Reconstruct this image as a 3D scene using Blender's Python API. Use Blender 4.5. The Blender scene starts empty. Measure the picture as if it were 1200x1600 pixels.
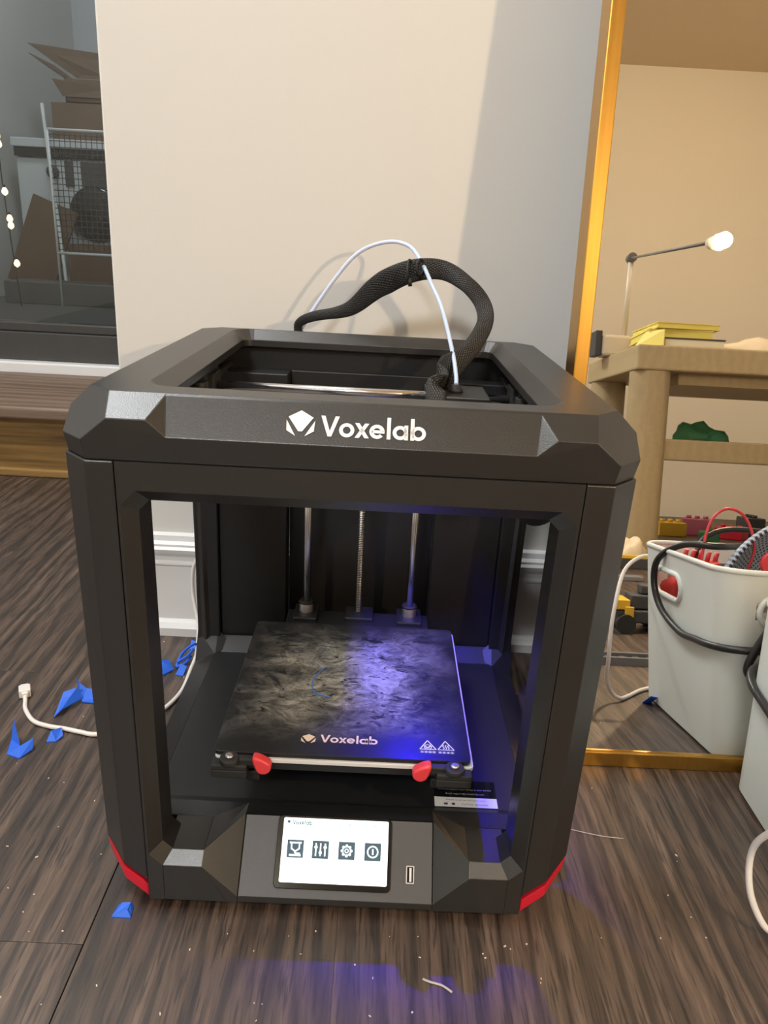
import bpy, bmesh, math, random
from mathutils import Vector, Matrix
C = bpy.context.scene.collection
S = bpy.context.scene
PI = math.pi
rnd = random.Random(7)

# ------------------------------------------------------------------ camera
cam = bpy.data.objects.new('camera', bpy.data.cameras.new('camera'))
C.objects.link(cam)
yaw, pitch, roll = .012, .347, .0539
fw = Vector((math.sin(yaw)*math.cos(pitch), math.cos(yaw)*math.cos(pitch), -math.sin(pitch)))
ri = Vector((math.cos(yaw), -math.sin(yaw), 0)); up = ri.cross(fw)
r2 = ri*math.cos(roll) + up*math.sin(roll); u2 = up*math.cos(roll) - ri*math.sin(roll)
mw = Matrix((r2, u2, -fw)).transposed().to_4x4(); mw.translation = Vector((.0169, -.47, .516))
cam.matrix_world = mw
cam.data.sensor_fit = 'HORIZONTAL'; cam.data.sensor_width = 36.0
cam.data.lens = 36.0*1198.3/1200.0
cam.data.clip_start = .02; cam.data.clip_end = 60
S.camera = cam

# ------------------------------------------------------------------ world, lights, exposure
w = bpy.data.worlds.new('world'); S.world = w; w.use_nodes = True
w.node_tree.nodes['Background'].inputs[0].default_value = (.55, .62, .75, 1)
w.node_tree.nodes['Background'].inputs[1].default_value = .02
S.view_settings.view_transform = 'Standard'; S.view_settings.look = 'None'
S.view_settings.gamma = 1; S.view_settings.use_curve_mapping = False
S.view_settings.exposure = .25

def area(name, loc, target, sx, sy, power, col):
    l = bpy.data.lights.new(name, 'AREA'); l.shape = 'RECTANGLE'; l.size = sx; l.size_y = sy
    l.energy = power; l.color = col
    o = bpy.data.objects.new(name, l); C.objects.link(o)
    o.location = loc; o.rotation_euler = (Vector(target)-Vector(loc)).to_track_quat('-Z', 'Y').to_euler()
    return o
area('ceiling_panel_light', (-.75, -2.5, 2.42), (-.2, .2, .3), .5, .5, 60, (.95, .98, 1.0))
area('ceiling_side_light', (-1.0, .2, 2.44), (-.8, .2, .2), .7, .7, 30, (.95, .98, 1.0))
area('far_wall_fill', (1.5, -1.5, 2.44), (1.5, -3.4, .9), .5, .5, 22, (1., .76, .46))  # added warm fill to brighten the far wall, no known fixture
area('storage_fill', (-1.2, 2.6, 2.3), (-1.4, 3.4, .8), .4, .4, 11, (.85, .93, 1.0))  # invented fill that lights the space beyond the glass
BULB = 1700.0        # desk lamp bulb (built with the lamp)
LED = 27000.0        # blue led under the print head

# ------------------------------------------------------------------ node helpers
def mat(name, base=(.5, .5, .5), rough=.5, metal=0., spec=.5):
    m = bpy.data.materials.new(name); m.use_nodes = True
    b = m.node_tree.nodes['Principled BSDF']
    b.inputs['Base Color'].default_value = (*base, 1)
    b.inputs['Roughness'].default_value = rough
    b.inputs['Metallic'].default_value = metal
    b.inputs['Specular IOR Level'].default_value = spec
    m.diffuse_color = (*base, 1)
    return m
class NT:
    def __init__(s, m): s.m = m; s.t = m.node_tree; s.b = s.t.nodes['Principled BSDF']
    def n(s, typ, **kw):
        nd = s.t.nodes.new(typ)
        for k, v in kw.items(): setattr(nd, k, v)
        return nd
    def l(s, a, b): s.t.links.new(a, b)
    def coord(s, which='Object', scale=(1, 1, 1), rand=False):
        tc = s.n('ShaderNodeTexCoord'); mp = s.n('ShaderNodeMapping')
        mp.inputs['Scale'].default_value = scale
        src = tc.outputs[which]
        if rand:
            oi = s.n('ShaderNodeObjectInfo'); ml = s.n('ShaderNodeVectorMath', operation='MULTIPLY_ADD')
            cb = s.n('ShaderNodeCombineXYZ')
            for k in range(3): s.l(oi.outputs['Random'], cb.inputs[k])
            s.l(cb.outputs[0], ml.inputs[0]); ml.inputs[1].default_value = (7., 31., 3.)
            s.l(src, ml.inputs[2]); src = ml.outputs[0]
        s.l(src, mp.inputs['Vector']); return mp.outputs[0]
    def noise(s, vec, scale, detail=4, rough=.5, dist=0.):
        nd = s.n('ShaderNodeTexNoise'); s.l(vec, nd.inputs['Vector'])
        nd.inputs['Scale'].default_value = scale; nd.inputs['Detail'].default_value = detail
        nd.inputs['Roughness'].default_value = rough; nd.inputs['Distortion'].default_value = dist
        return nd.outputs['Fac']
    def ramp(s, fac, stops):
        r = s.n('ShaderNodeValToRGB'); e = r.color_ramp.elements
        while len(e) < len(stops): e.new(.5)
        for k, (p, c) in enumerate(stops):
            e[k].position = p; e[k].color = (*c, 1) if len(c) == 3 else c
        s.l(fac, r.inputs[0]); return r.outputs[0]
    def math(s, op, a, b=None, c=None):
        nd = s.n('ShaderNodeMath', operation=op)
        for k, v in enumerate((a, b, c)):
            if v is None: continue
            if isinstance(v, (int, float)): nd.inputs[k].default_value = v
            else: s.l(v, nd.inputs[k])
        return nd.outputs[0]
    def mix(s, fac, a, b, mode='MIX'):
        nd = s.n('ShaderNodeMix', data_type='RGBA', blend_type=mode)
        for i, v in ((0, fac), (6, a), (7, b)):
            if isinstance(v, (int, float)): nd.inputs[i].default_value = v
            elif isinstance(v, tuple): nd.inputs[i].default_value = (*v, 1)
            else: s.l(v, nd.inputs[i])
        return nd.outputs[2]
    def base(s, c): s.l(c, s.b.inputs['Base Color'])
    def bump(s, h, strength=.1, dist=.001):
        nd = s.n('ShaderNodeBump'); nd.inputs['Strength'].default_value = strength
        nd.inputs['Distance'].default_value = dist
        s.l(h, nd.inputs['Height']); s.l(nd.outputs[0], s.b.inputs['Normal'])
def emit(name, col, strength):
    m = mat(name, col, .5); b = m.node_tree.nodes['Principled BSDF']
    b.inputs['Emission Color'].default_value = (*col, 1); b.inputs['Emission Strength'].default_value = strength
    return m
def grained(name, base, rough, scale=900, strength=.25, spec=.5):
    m = mat(name, base, rough, 0, spec); t = NT(m)
    v = t.coord('Object'); t.bump(t.noise(v, scale, 2), strength, .0004)
    c = t.noise(v, 14, 4)
    t.base(t.mix(c, tuple(x*.85 for x in base), tuple(x*1.15 for x in base)))
    return m

# ------------------------------------------------------------------ materials
M = {}
M['plastic'] = grained('black_grained_plastic', (.0155, .0148, .0142), .35, 1400, .3, .95)
M['plastic_in'] = grained('black_inner_plastic', (.0115, .0115, .0125), .45, 1200, .2)
M['panel_grey'] = grained('dark_grey_panel_plastic', (.055, .053, .053), .45, 1500, .2)
M['gloss_black'] = mat('gloss_black', (.008, .008, .009), .08)
M['rubber'] = mat('black_rubber', (.018, .018, .018), .6)
M['red'] = grained('red_plastic', (.62, .012, .03), .4, 600, .1)
M['lever_red'] = mat('lever_red_plastic', (.75, .05, .06), .4)
M['white_print'] = mat('white_print', (.82, .82, .84), .5)
M['gold_print'] = mat('gold_print', (.75, .6, .32), .5)
M['grey_print'] = mat('grey_print', (.42, .42, .45), .5)
M['dark_print'] = mat('dark_print', (.06, .06, .07), .5)
M['sticker_white'] = mat('sticker_white', (.78, .76, .74), .5)
M['steel'] = mat('polished_steel', (.72, .72, .74), .22, 1)
M['steel_dull'] = mat('dull_steel', (.55, .53, .52), .4, 1)
M['alu_edge'] = mat('white_plate_edge', (.72, .70, .69), .4)
M['ptfe'] = mat('pale_blue_tube', (.62, .70, .95), .3)
M['ptfe'].node_tree.nodes['Principled BSDF'].inputs['Subsurface Weight'].default_value = .2
M['blue_tape'] = mat('blue_tape', (.02, .13, .72), .55)
M['blue_filament'] = mat('blue_filament', (.03, .16, .5), .5)
M['white_cable'] = mat('white_cable', (.78, .74, .70), .45)
M['black_cable'] = mat('black_cable', (.018, .018, .018), .42)
M['red_wire'] = mat('red_wire', (.6, .04, .05), .4)
M['bin'] = mat('white_bin_plastic', (.74, .78, .74), .42)
M['bin'].node_tree.nodes['Principled BSDF'].inputs['Subsurface Weight'].default_value = .05
M['yellow'] = mat('yellow_plastic', (.75, .45, .03), .4)
M['dark_toy'] = mat('dark_grey_toy', (.05, .05, .055), .5)
M['mid_toy'] = mat('mid_grey_toy', (.16, .16, .17), .5)
M['paper_yellow'] = mat('yellow_paper', (.85, .72, .16), .6)
M['paper_cream'] = mat('cream_paper', (.85, .78, .58), .6)
M['book_dark'] = mat('dark_book_cover', (.07, .055, .06), .5)
M['green'] = mat('green_cloth', (.035, .15, .06), .7)
M['cream_cloth'] = mat('cream_cloth', (.8, .66, .45), .8)
M['lamp_metal'] = mat('cream_lamp_metal', (.72, .62, .48), .4)
M['joint'] = mat('grey_joint', (.15, .14, .13), .5)
M['bulb'] = emit('warm_bulb', (1., .74, .45), BULB)
M['led'] = emit('blue_led', (.022, .010, 1.), LED)
M['appliance'] = mat('grey_white_enamel', (.55, .58, .6), .3)
M['dark_glass'] = mat('dark_glass', (.012, .013, .014), .1)
M['fairy'] = emit('warm_fairy_bulb', (1., .72, .35), 3.)
M['wire_white'] = mat('pale_wire', (.6, .62, .63), .4)
M['crumb'] = mat('pale_crumb', (.7, .62, .52), .7)
M['thread'] = mat('pale_thread', (.5, .45, .42), .6)
M['deck'] = grained('grey_deck', (.12, .115, .105), .7, 60, .3)
M['alu_frame'] = grained('dark_bronze_frame', (.055, .053, .05), .4, 300, .1)
M['pink_toy'] = mat('pink_toy', (.4, .1, .15), .5)
M['toy_blue'] = mat('toy_blue_grey', (.25, .33, .5), .5)

def m_wall(name, base):
    m = mat(name, base, .6); t = NT(m); v = t.coord('Object')
    t.bump(t.noise(v, 220, 3), .08, .001)
    t.base(t.mix(t.noise(v, 2.5, 3), tuple(x*.96 for x in base), base)); return m
M['wall'] = m_wall('painted_wall', (.76, .745, .71))
M['trimw'] = m_wall('gloss_trim_paint', (.80, .80, .79)); M['trimw'].node_tree.nodes['Principled BSDF'].inputs['Roughness'].default_value = .3
M['ceil'] = m_wall('ceiling_lamp_tint', (.74, .58, .38))  # orange lamplight is mixed into the ceiling colour
M['wall_far'] = m_wall('far_wall_lamp_tint', (.78, .70, .57))  # warmth of the room's lamps is put into this wall colour
M['wall_store'] = m_wall('storage_wall_paint', (.50, .52, .54))

def m_wood(name, dark, mid, lite, rough, along='Y', sx=70, sy=3.2, rings=9., rand=True):
    m = mat(name, mid, rough); t = NT(m)
    sc = (sx, sy, sx) if along == 'Y' else (sy, sx, sx)
    v = t.coord('Object', sc, rand)
    fine = t.noise(v, 2.2, 6, .62)
    sc2 = (9, .9, 9) if along == 'Y' else (.9, 9, 9)
    v2 = t.coord('Object', sc2, rand)
    wv = t.n('ShaderNodeTexWave', wave_type='BANDS', bands_direction='X' if along == 'Y' else 'Y')
    t.l(v2, wv.inputs['Vector']); wv.inputs['Scale'].default_value = rings/9.; wv.inputs['Distortion'].default_value = 9.
    wv.inputs['Detail'].default_value = 3; wv.inputs['Detail Scale'].default_value = .9
    big = t.noise(v2, .8, 3)
    f = t.math('ADD', t.math('MULTIPLY', fine, .62), t.math('MULTIPLY', wv.outputs['Fac'], .2))
    f = t.math('ADD', f, t.math('MULTIPLY', big, .25))
    col = t.ramp(f, [(.30, dark), (.52, mid), (.74, lite)])
    oi = t.n('ShaderNodeObjectInfo')
    k = t.math('MULTIPLY_ADD', oi.outputs['Random'], .16, .92)
    cb = t.n('ShaderNodeCombineColor')
    for q in range(3): t.l(k, cb.inputs[q])
    t.base(t.mix(1., col, cb.outputs[0], 'MULTIPLY'))
    t.bump(f, .25, .0012)
    return m
def m_floor():
    m = mat('dark_oak_plank', (.06, .04, .03), .48, 0, 1.0); t = NT(m)
    vf = t.coord('Object', (300, 15, 300), True); fine = t.noise(vf, 1., 4, .65)
    vm = t.coord('Object', (90, 5., 90), True); mid = t.noise(vm, 1., 4, .6, .6)
    vc = t.coord('Object', (1, .11, 1), True)
    wv = t.n('ShaderNodeTexWave', wave_type='BANDS', bands_direction='X'); t.l(vc, wv.inputs['Vector'])
    wv.inputs['Scale'].default_value = 14; wv.inputs['Distortion'].default_value = 9; wv.inputs['Detail'].default_value = 3; wv.inputs['Detail Scale'].default_value = 1.6
    vk = t.coord('Object', (10, 2.6, 10), True); big = t.noise(vk, 1., 3)
    vp = t.coord('Object', (420, 24, 420), True); pore = t.ramp(t.noise(vp, 1., 2, .5), [(.37, (.36, .34, .33)), (.47, (1, 1, 1))])
    f = t.math('ADD', t.math('MULTIPLY', fine, .40), t.math('MULTIPLY', mid, .30))
    f = t.math('ADD', f, t.math('MULTIPLY', wv.outputs['Fac'], .09)); f = t.math('ADD', f, t.math('MULTIPLY', big, .21))
    col = t.ramp(f, [(.36, (.024, .013, .008)), (.47, (.056, .034, .0225)), (.57, (.100, .063, .043)), (.70, (.19, .128, .092))])
    col = t.mix(1., col, pore, 'MULTIPLY')
    rg = t.ramp(wv.outputs['Fac'], [(.10, (.62, .6, .6)), (.28, (1, 1, 1))])
    col = t.mix(1., col, rg, 'MULTIPLY')
    sm = t.ramp(big, [(.66, (1, 1, 1)), (.74, (.55, .55, .55))])
    col = t.mix(1., col, sm, 'MULTIPLY')
    oi = t.n('ShaderNodeObjectInfo'); k = t.math('MULTIPLY_ADD', oi.outputs['Random'], .2, .9)
    cb = t.n('ShaderNodeCombineColor')
    for q in range(3): t.l(k, cb.inputs[q])
    t.base(t.mix(1., col, cb.outputs[0], 'MULTIPLY')); t.bump(f, .3, .0009); return m
M['floor'] = m_floor()
M['gap'] = mat('dark_joint', (.014, .010, .008), .8)
M['oak'] = m_wood('oak_riser', (.04, .02, .005), (.24, .135, .036), (.34, .205, .065), .5, 'X', 42, 1.3, 16.)
M['tread'] = m_wood('oak_tread', (.09, .055, .034), (.19, .125, .085), (.26, .18, .125), .5, 'X', 30, 1.6)
M['table'] = m_wood('sandy_oak', (.40, .30, .155), (.43, .325, .175), (.46, .35, .19), .5, 'Y', 30, 1.2)
M['card'] = grained('brown_cardboard', (.15, .092, .055), .8, 200, .1)

def m_gold():
    m = mat('brushed_gold', (.78, .46, .10), .3, 1); t = NT(m)
    v = t.coord('Object', (60, 60, 2)); f = t.noise(v, 3, 4)
    t.base(t.mix(f, (.58, .31, .055), (.72, .41, .10)))
    t.l(t.math('MULTIPLY_ADD', f, .15, .24), t.b.inputs['Roughness']); return m
M['gold'] = m_gold()
M['gold_side'] = mat('shaded_bronze_side', (.28, .2, .11), .5, .6)
def m_mirror():
    m = mat('silvered_glass', (.93, .91, .88), .0, 1); t = NT(m)
    v = t.coord('Object', (1, 1, 1)); f = t.noise(v, 6, 5)
    t.l(t.ramp(f, [(.55, (0, 0, 0)), (.9, (.06, .06, .06))]), t.b.inputs['Roughness']); return m
M['mirror'] = m_mirror()
def m_glass():
    m = bpy.data.materials.new('window_glass'); m.use_nodes = True; t = m.node_tree; t.nodes.clear()
    out = t.nodes.new('ShaderNodeOutputMaterial'); mx = t.nodes.new('ShaderNodeMixShader')
    tr = t.nodes.new('ShaderNodeBsdfTransparent'); tr.inputs[0].default_value = (.86, .88, .87, 1)
    gl = t.nodes.new('ShaderNodeBsdfGlossy'); gl.inputs['Roughness'].default_value = .0
    fr = t.nodes.new('ShaderNodeFresnel'); fr.inputs[0].default_value = 1.5
    t.links.new(fr.outputs[0], mx.inputs[0]); t.links.new(tr.outputs[0], mx.inputs[1]); t.links.new(gl.outputs[0], mx.inputs[2])
    t.links.new(mx.outputs[0], out.inputs[0]); return m
M['glass'] = m_glass()

def m_bed():
    m = mat('worn_print_surface', (.03, .03, .03), .45); t = NT(m)
    tc = t.n('ShaderNodeTexCoord'); sp = t.n('ShaderNodeSeparateXYZ'); t.l(tc.outputs['Object'], sp.inputs[0])
    # worn patch: fades out towards the plate's rim
    ax = t.math('ABSOLUTE', t.math('SUBTRACT', sp.outputs[0], -.004)); ay = t.math('ABSOLUTE', t.math('SUBTRACT', sp.outputs[1], .183))
    v0 = t.coord('Object', (1, 1, 1))
    wob = t.math('MULTIPLY', t.math('SUBTRACT', t.noise(v0, 28, 4), .5), .05)
    d = t.math('MAXIMUM', t.math('MULTIPLY', ax, .98), ay); d = t.math('ADD', d, wob)
    mask = t.ramp(d, [(.045, (1, 1, 1)), (.078, (.35, .35, .35)), (.108, (0, 0, 0))])
    v = t.coord('Object', (1, 1.35, 1))
    n0 = t.noise(v, 13, 4, .6, .6); n1 = t.noise(v, 34, 9, .78, 1.6)
    vs_ = t.coord('Object', (55, 120, 55)); sc = t.noise(vs_, 1., 4, .6, 1.4)
    f = t.math('ADD', t.math('MULTIPLY', n1, .62), t.math('MULTIPLY', n0, .45))
    wear = t.ramp(f, [(.44, (.03, .03, .03)), (.53, (.26, .26, .26)), (.60, (.55, .55, .55)), (.70, (1, 1, 1))])
    wear = t.mix(1., wear, t.ramp(sc, [(.36, (.06, .06, .06)), (.43, (1, 1, 1))]), 'MULTIPLY')
    k = t.math('MULTIPLY', mask, wear)
    t.base(t.mix(k, (.014, .014, .015), (.52, .49, .41)))
    t.l(t.math('MULTIPLY_ADD', k, .25, .3), t.b.inputs['Roughness'])
    t.bump(f, .3, .0006); return m
M['bed'] = m_bed()
def m_weave():
    m = mat('braided_sleeve', (.02, .02, .02), .5); t = NT(m)
    v = t.coord('UV', (1, 1, 1))
    a = t.n('ShaderNodeTexWave', bands_direction='DIAGONAL'); t.l(v, a.inputs[0]); a.inputs['Scale'].default_value = 14
    v2 = t.coord('UV', (-1, 1, 1))
    b = t.n('ShaderNodeTexWave', bands_direction='DIAGONAL'); t.l(v2, b.inputs[0]); b.inputs['Scale'].default_value = 14
    f = t.math('MAXIMUM', a.outputs['Fac'], b.outputs['Fac'])
    s = t.math('MULTIPLY', a.outputs['Fac'], b.outputs['Fac'])
    c = t.ramp(s, [(.70, (.012, .012, .012)), (.93, (.16, .15, .14))])
    t.base(c); t.bump(f, .6, .001); return m
M['weave'] = m_weave()
def m_thread():
    m = mat('threaded_steel', (.5, .47, .42), .35, 1); t = NT(m)
    v = t.coord('Object'); a = t.n('ShaderNodeTexWave', bands_direction='Z'); t.l(v, a.inputs[0]); a.inputs['Scale'].default_value = 150
    t.base(t.mix(a.outputs['Fac'], (.16, .15, .13), (.62, .58, .5))); t.bump(a.outputs['Fac'], .8, .001); return m
M['screw_thread'] = m_thread()
def m_perf():
    m = mat('perforated_blue_grey', (.25, .3, .37), .5); t = NT(m)
    v = t.coord('UV'); vo = t.n('ShaderNodeTexVoronoi'); t.l(v, vo.inputs[0]); vo.inputs['Scale'].default_value = 26
    vo.inputs['Randomness'].default_value = .0
    t.base(t.ramp(vo.outputs['Distance'], [(.24, (.02, .02, .03)), (.32, (.42, .50, .62))])); return m
M['perf'] = m_perf()
M['scr_bg'] = emit('screen_white', (.80, .97, .97), 1.0)
M['scr_icon'] = emit('screen_icon', (.03, .06, .09), .6)
M['scr_glyph'] = emit('screen_glyph', (.75, .97, 1.0), .85)
M['scr_teal'] = emit('screen_teal', (.35, .62, .62), .8)
M['scr_text'] = emit('screen_text', (.5, .66, .68), .8)

# ------------------------------------------------------------------ mesh helpers
class MB:
    def __init__(s): s.v = []; s.f = []; s.sm = []; s.uv = {}
    def add(s, vs, fs, smooth=False):
        o = len(s.v); s.v += [tuple(p) for p in vs]
        for f in fs: s.f.append(tuple(o+i for i in f)); s.sm.append(smooth)
        return s
    def box(s, x0, x1, y0, y1, z0, z1):
        v = [(x, y, z) for z in (z0, z1) for y in (y0, y1) for x in (x0, x1)]
        return s.add(v, [(0, 2, 3, 1), (4, 5, 7, 6), (0, 1, 5, 4), (2, 6, 7, 3), (0, 4, 6, 2), (1, 3, 7, 5)])
    def obox(s, c, ax, ay, az, hx, hy, hz):
        c = Vector(c); v = [c+ax*(hx*i)+ay*(hy*j)+az*(hz*k) for k in (-1, 1) for j in (-1, 1) for i in (-1, 1)]
        return s.add(v, [(0, 2, 3, 1), (4, 5, 7, 6), (0, 1, 5, 4), (2, 6, 7, 3), (0, 4, 6, 2), (1, 3, 7, 5)])
    def loft(s, loops, cap=True, smooth=False, closed=True):
        n = len(loops[0]); vs = [p for L in loops for p in L]; fs = []
        for k in range(len(loops)-1):
            for i in range(n if closed else n-1):
                j = (i+1) % n; fs.append((k*n+i, k*n+j, (k+1)*n+j, (k+1)*n+i))
        s.add(vs, fs, smooth)
        if cap:
            o = len(s.v)-len(vs)
            s.f.append(tuple(o+i for i in reversed(range(n)))); s.sm.append(False)
            s.f.append(tuple(o+(len(loops)-1)*n+i for i in range(n))); s.sm.append(False)
        return s
    def prism(s, poly, z0, z1): return s.loft([[(x, y, z0) for x, y in poly], [(x, y, z1) for x, y in poly]])
    def ring(s, A, B, z0, z1):     # flat ring between two loops of equal count, extruded z0..z1
        n = len(A)
        lo = [[(x, y, z0) for x, y in A], [(x, y, z1) for x, y in A], [(x, y, z1) for x, y in B], [(x, y, z0) for x, y in B]]
        lo.append(lo[0]); return s.loft(lo, cap=False)
    def cyl(s, p0, p1, r0, r1=None, n=20, cap=True, smooth=True):
        r1 = r0 if r1 is None else r1; p0 = Vector(p0); p1 = Vector(p1); d = (p1-p0).normalized()
        a = d.orthogonal().normalized(); b = d.cross(a)
        return s.loft([[p+(a*math.cos(2*PI*i/n)+b*math.sin(2*PI*i/n))*r for i in range(n)] for p, r in ((p0, r0), (p1, r1))], cap, smooth)
    def lathe(s, prof, c=(0, 0, 0), n=24, axis='Z'):
        L = []
        for r, h in prof:
            lp = []
            for i in range(n):
                a = 2*PI*i/n; x, y = r*math.cos(a), r*math.sin(a)
                lp.append((c[0]+x, c[1]+y, c[2]+h) if axis == 'Z' else (c[0]+x, c[1]-h, c[2]+y))
            L.append(lp)
        return s.loft(L, True, True)
    def tube(s, pts, r, n=10, steps=8, flat=None, smooth=True, spline=True):
        P = catmull(pts, steps) if spline else [Vector(p) for p in pts]
        L = []; up0 = None; dist = 0.; ds = []
        for k, p in enumerate(P):
            t = (P[min(k+1, len(P)-1)]-P[max(k-1, 0)]).normalized()
            if up0 is None: up0 = t.orthogonal().normalized()
            up0 = (up0 - t*up0.dot(t)).normalized(); b = t.cross(up0)
            if k: dist += (p-P[k-1]).length
            ds.append(dist)
            if flat: ea, eb, ra, rb = flat(k/(len(P)-1), t)
            else: ea, eb, ra, rb = up0, b, r, r
            L.append([p+ea*(ra*math.cos(2*PI*i/n))+eb*(rb*math.sin(2*PI*i/n)) for i in range(n)])
        o = len(s.v); f0 = len(s.f)
        s.loft(L, True, smooth)
        for k in range(len(L)-1):
            for i in range(n):
                s.uv[f0+k*n+i] = [(i/n, ds[k]*10), ((i+1)/n, ds[k]*10), ((i+1)/n, ds[k+1]*10), (i/n, ds[k+1]*10)]
        return s
    def build(s, name, m, parent=None, bevel=0, seg=2, weld=True):
        me = bpy.data.meshes.new(name); me.from_pydata(s.v, [], s.f); me.validate()
        if not s.uv and len(me.polygons) == len(s.sm): me.polygons.foreach_set('use_smooth', s.sm)
        if s.uv:
            if len(me.polygons) == len(s.sm): me.polygons.foreach_set('use_smooth', s.sm)
            ul = me.uv_layers.new(name='UVMap')
            for p in me.polygons:
                q = s.uv.get(p.index)
                if q:
                    for li, c in zip(p.loop_indices, q): ul.data[li].uv = c
        bm = bmesh.new(); bm.from_mesh(me); bmesh.ops.recalc_face_normals(bm, faces=bm.faces); bm.to_mesh(me); bm.free()
        me.materials.append(M[m] if isinstance(m, str) else m)
        o = bpy.data.objects.new(name, me); C.objects.link(o); o.parent = parent
        if bevel:
            md = o.modifiers.new('bevel', 'BEVEL'); md.width = bevel; md.segments = seg; md.limit_method = 'ANGLE'; md.angle_limit = math.radians(28)
            md.harden_normals = False
        return o
def catmull(pts, steps):
    P = [Vector(p) for p in pts]
    if len(P) < 3: return P
    Q = [P[0]*2-P[1]]+P+[P[-1]*2-P[-2]]; out = []
    for i in range(1, len(Q)-2):
        a, b, c, d = Q[i-1:i+3]
        for k in range(steps):
            t = k/steps
            out.append(.5*((2*b)+(c-a)*t+(2*a-5*b+4*c-d)*t*t+(3*b-a-3*c+d)*t**3))
    out.append(P[-1]); return out
def tag(o, label=None, cat=None, group=None, kind=None):
    if label: o['label'] = label
    if cat: o['category'] = cat
    if group: o['group'] = group
    if kind: o['kind'] = kind
    return o
def empty(name, loc=(0, 0, 0), rz=0.):
    o = bpy.data.objects.new(name, None); C.objects.link(o); o.location = loc; o.rotation_euler = (0, 0, rz)
    o.empty_display_size = .02; return o
def struct(name, mb, m, label=None, parent=None, bevel=0):
    o = mb.build(name, m, parent, bevel); o['kind'] = 'structure'
    if label: o['label'] = label
    return o
def octo(hx, y0, y1, c, z, cf=None):      # chamfered rectangle loop
    return [(-hx+c, y0, z), (hx-c, y0, z), (hx, y0+c, z), (hx, y1-c, z), (hx-c, y1, z), (-hx+c, y1, z), (-hx, y1-c, z), (-hx, y0+c, z)]
def rrect(x0, x1, y0, y1, r, n=6):
    out = []
    for cx, cy, a0 in ((x1-r, y0+r, -PI/2), (x1-r, y1-r, 0), (x0+r, y1-r, PI/2), (x0+r, y0+r, PI)):
        for i in range(n+1):
            a = a0+PI/2*i/n; out.append((cx+r*math.cos(a), cy+r*math.sin(a)))
    return out

# flat lettering: every glyph is a list of polygons in a unit space, mapped onto a plane
def g_ring(cx, cy, ro, ri, a0=0., a1=2*PI, n=28):
    qs = []
    for i in range(n):
        t0 = a0+(a1-a0)*i/n; t1 = a0+(a1-a0)*(i+1)/n
        qs.append([(cx+ro*math.cos(t0), cy+ro*math.sin(t0)), (cx+ro*math.cos(t1), cy+ro*math.sin(t1)),
                   (cx+ri*math.cos(t1), cy+ri*math.sin(t1)), (cx+ri*math.cos(t0), cy+ri*math.sin(t0))])
    return qs
def g_rect(x0, y0, x1, y1): return [[(x0, y0), (x1, y0), (x1, y1), (x0, y1)]]
def g_line(x0, y0, x1, y1, wd):
    d = Vector((x1-x0, y1-y0)).normalized(); nx, ny = -d.y*wd/2, d.x*wd/2
    return [[(x0+nx, y0+ny), (x0-nx, y0-ny), (x1-nx, y1-ny), (x1+nx, y1+ny)]]
def wordmark():           # "Voxelab" in a round geometric sans: cap height 1, x height .72
    q = []; t = .17; x = 0.
    q += [[(0, 1), (.19, 1), (.42, .27), (.42, 0), (.335, 0)], [(.84, 1), (.65, 1), (.42, .27), (.42, 0), (.505, 0)]]
    x = .84
    R = .345; xh = .72
    q += g_ring(x+R, R, R, R-t); x += 2*R+.01
    q += [[(x+.01, xh), (x+.21, xh), (x+.66, 0), (x+.46, 0)], [(x+.46, xh), (x+.66, xh), (x+.21, 0), (x+.01, 0)]]; x += .67
    q += g_ring(x+R, R, R, R-t, .0, 1.78*PI) + g_rect(x+.08, R-.075, x+2*R-.005, R+.075); x += 2*R+.10
    q += g_rect(x, 0, x+t, 1.06); x += t+.09
    q += g_ring(x+R, R, R, R-t) + g_rect(x+2*R-t+.01, 0, x+2*R+.01, xh); x += 2*R+.13
    q += g_rect(x-.01, 0, x+t-.01, 1.06) + g_ring(x+R, R, R, R-t); x += 2*R
    return q, x
def emblem():             # faceted hexagon with a V cut, unit height 1 centred on 0
    return [[(-.44, .24), (0, .5), (.44, .24), (.07, -.30), (-.07, -.30)],
            [(-.50, .12), (-.16, -.48), (-.48, -.28)], [(.50, .12), (.16, -.48), (.48, -.28)]]
def decal(name, polys, m, O, U, V, su, parent, lift=.0004, off=(0, 0)):
    O = Vector(O); U = Vector(U).normalized(); V = Vector(V).normalized(); N = U.cross(V)
    b = MB()
    for p in polys:
        b.add([O+U*((x+off[0])*su)+V*((y+off[1])*su)+N*lift for x, y in p], [tuple(range(len(p)))])
    me = bpy.data.meshes.new(name); me.from_pydata(b.v, [], b.f)
    bm = bmesh.new(); bm.from_mesh(me)
    for f in bm.faces:
        f.normal_update()
        if f.normal.dot(N) < 0: f.normal_flip()
    bm.to_mesh(me); bm.free()
    me.materials.append(M[m]); o = bpy.data.objects.new(name, me); C.objects.link(o); o.parent = parent
    return o
def text_polys(txt, size, align='LEFT'):
    cu = bpy.data.curves.new('lettering', 'FONT'); cu.body = txt; cu.size = size; cu.align_x = align; cu.resolution_u = 2
    o = bpy.data.objects.new('lettering', cu); C.objects.link(o)
    bpy.context.view_layer.update()
    me = bpy.data.meshes.new_from_object(o.evaluated_get(bpy.context.evaluated_depsgraph_get()))
    q = [[(me.vertices[i].co.x, me.vertices[i].co.y) for i in p.vertices] for p in me.polygons]
    bpy.data.objects.remove(o); bpy.data.curves.remove(cu); bpy.data.meshes.remove(me)
    return q

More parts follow.
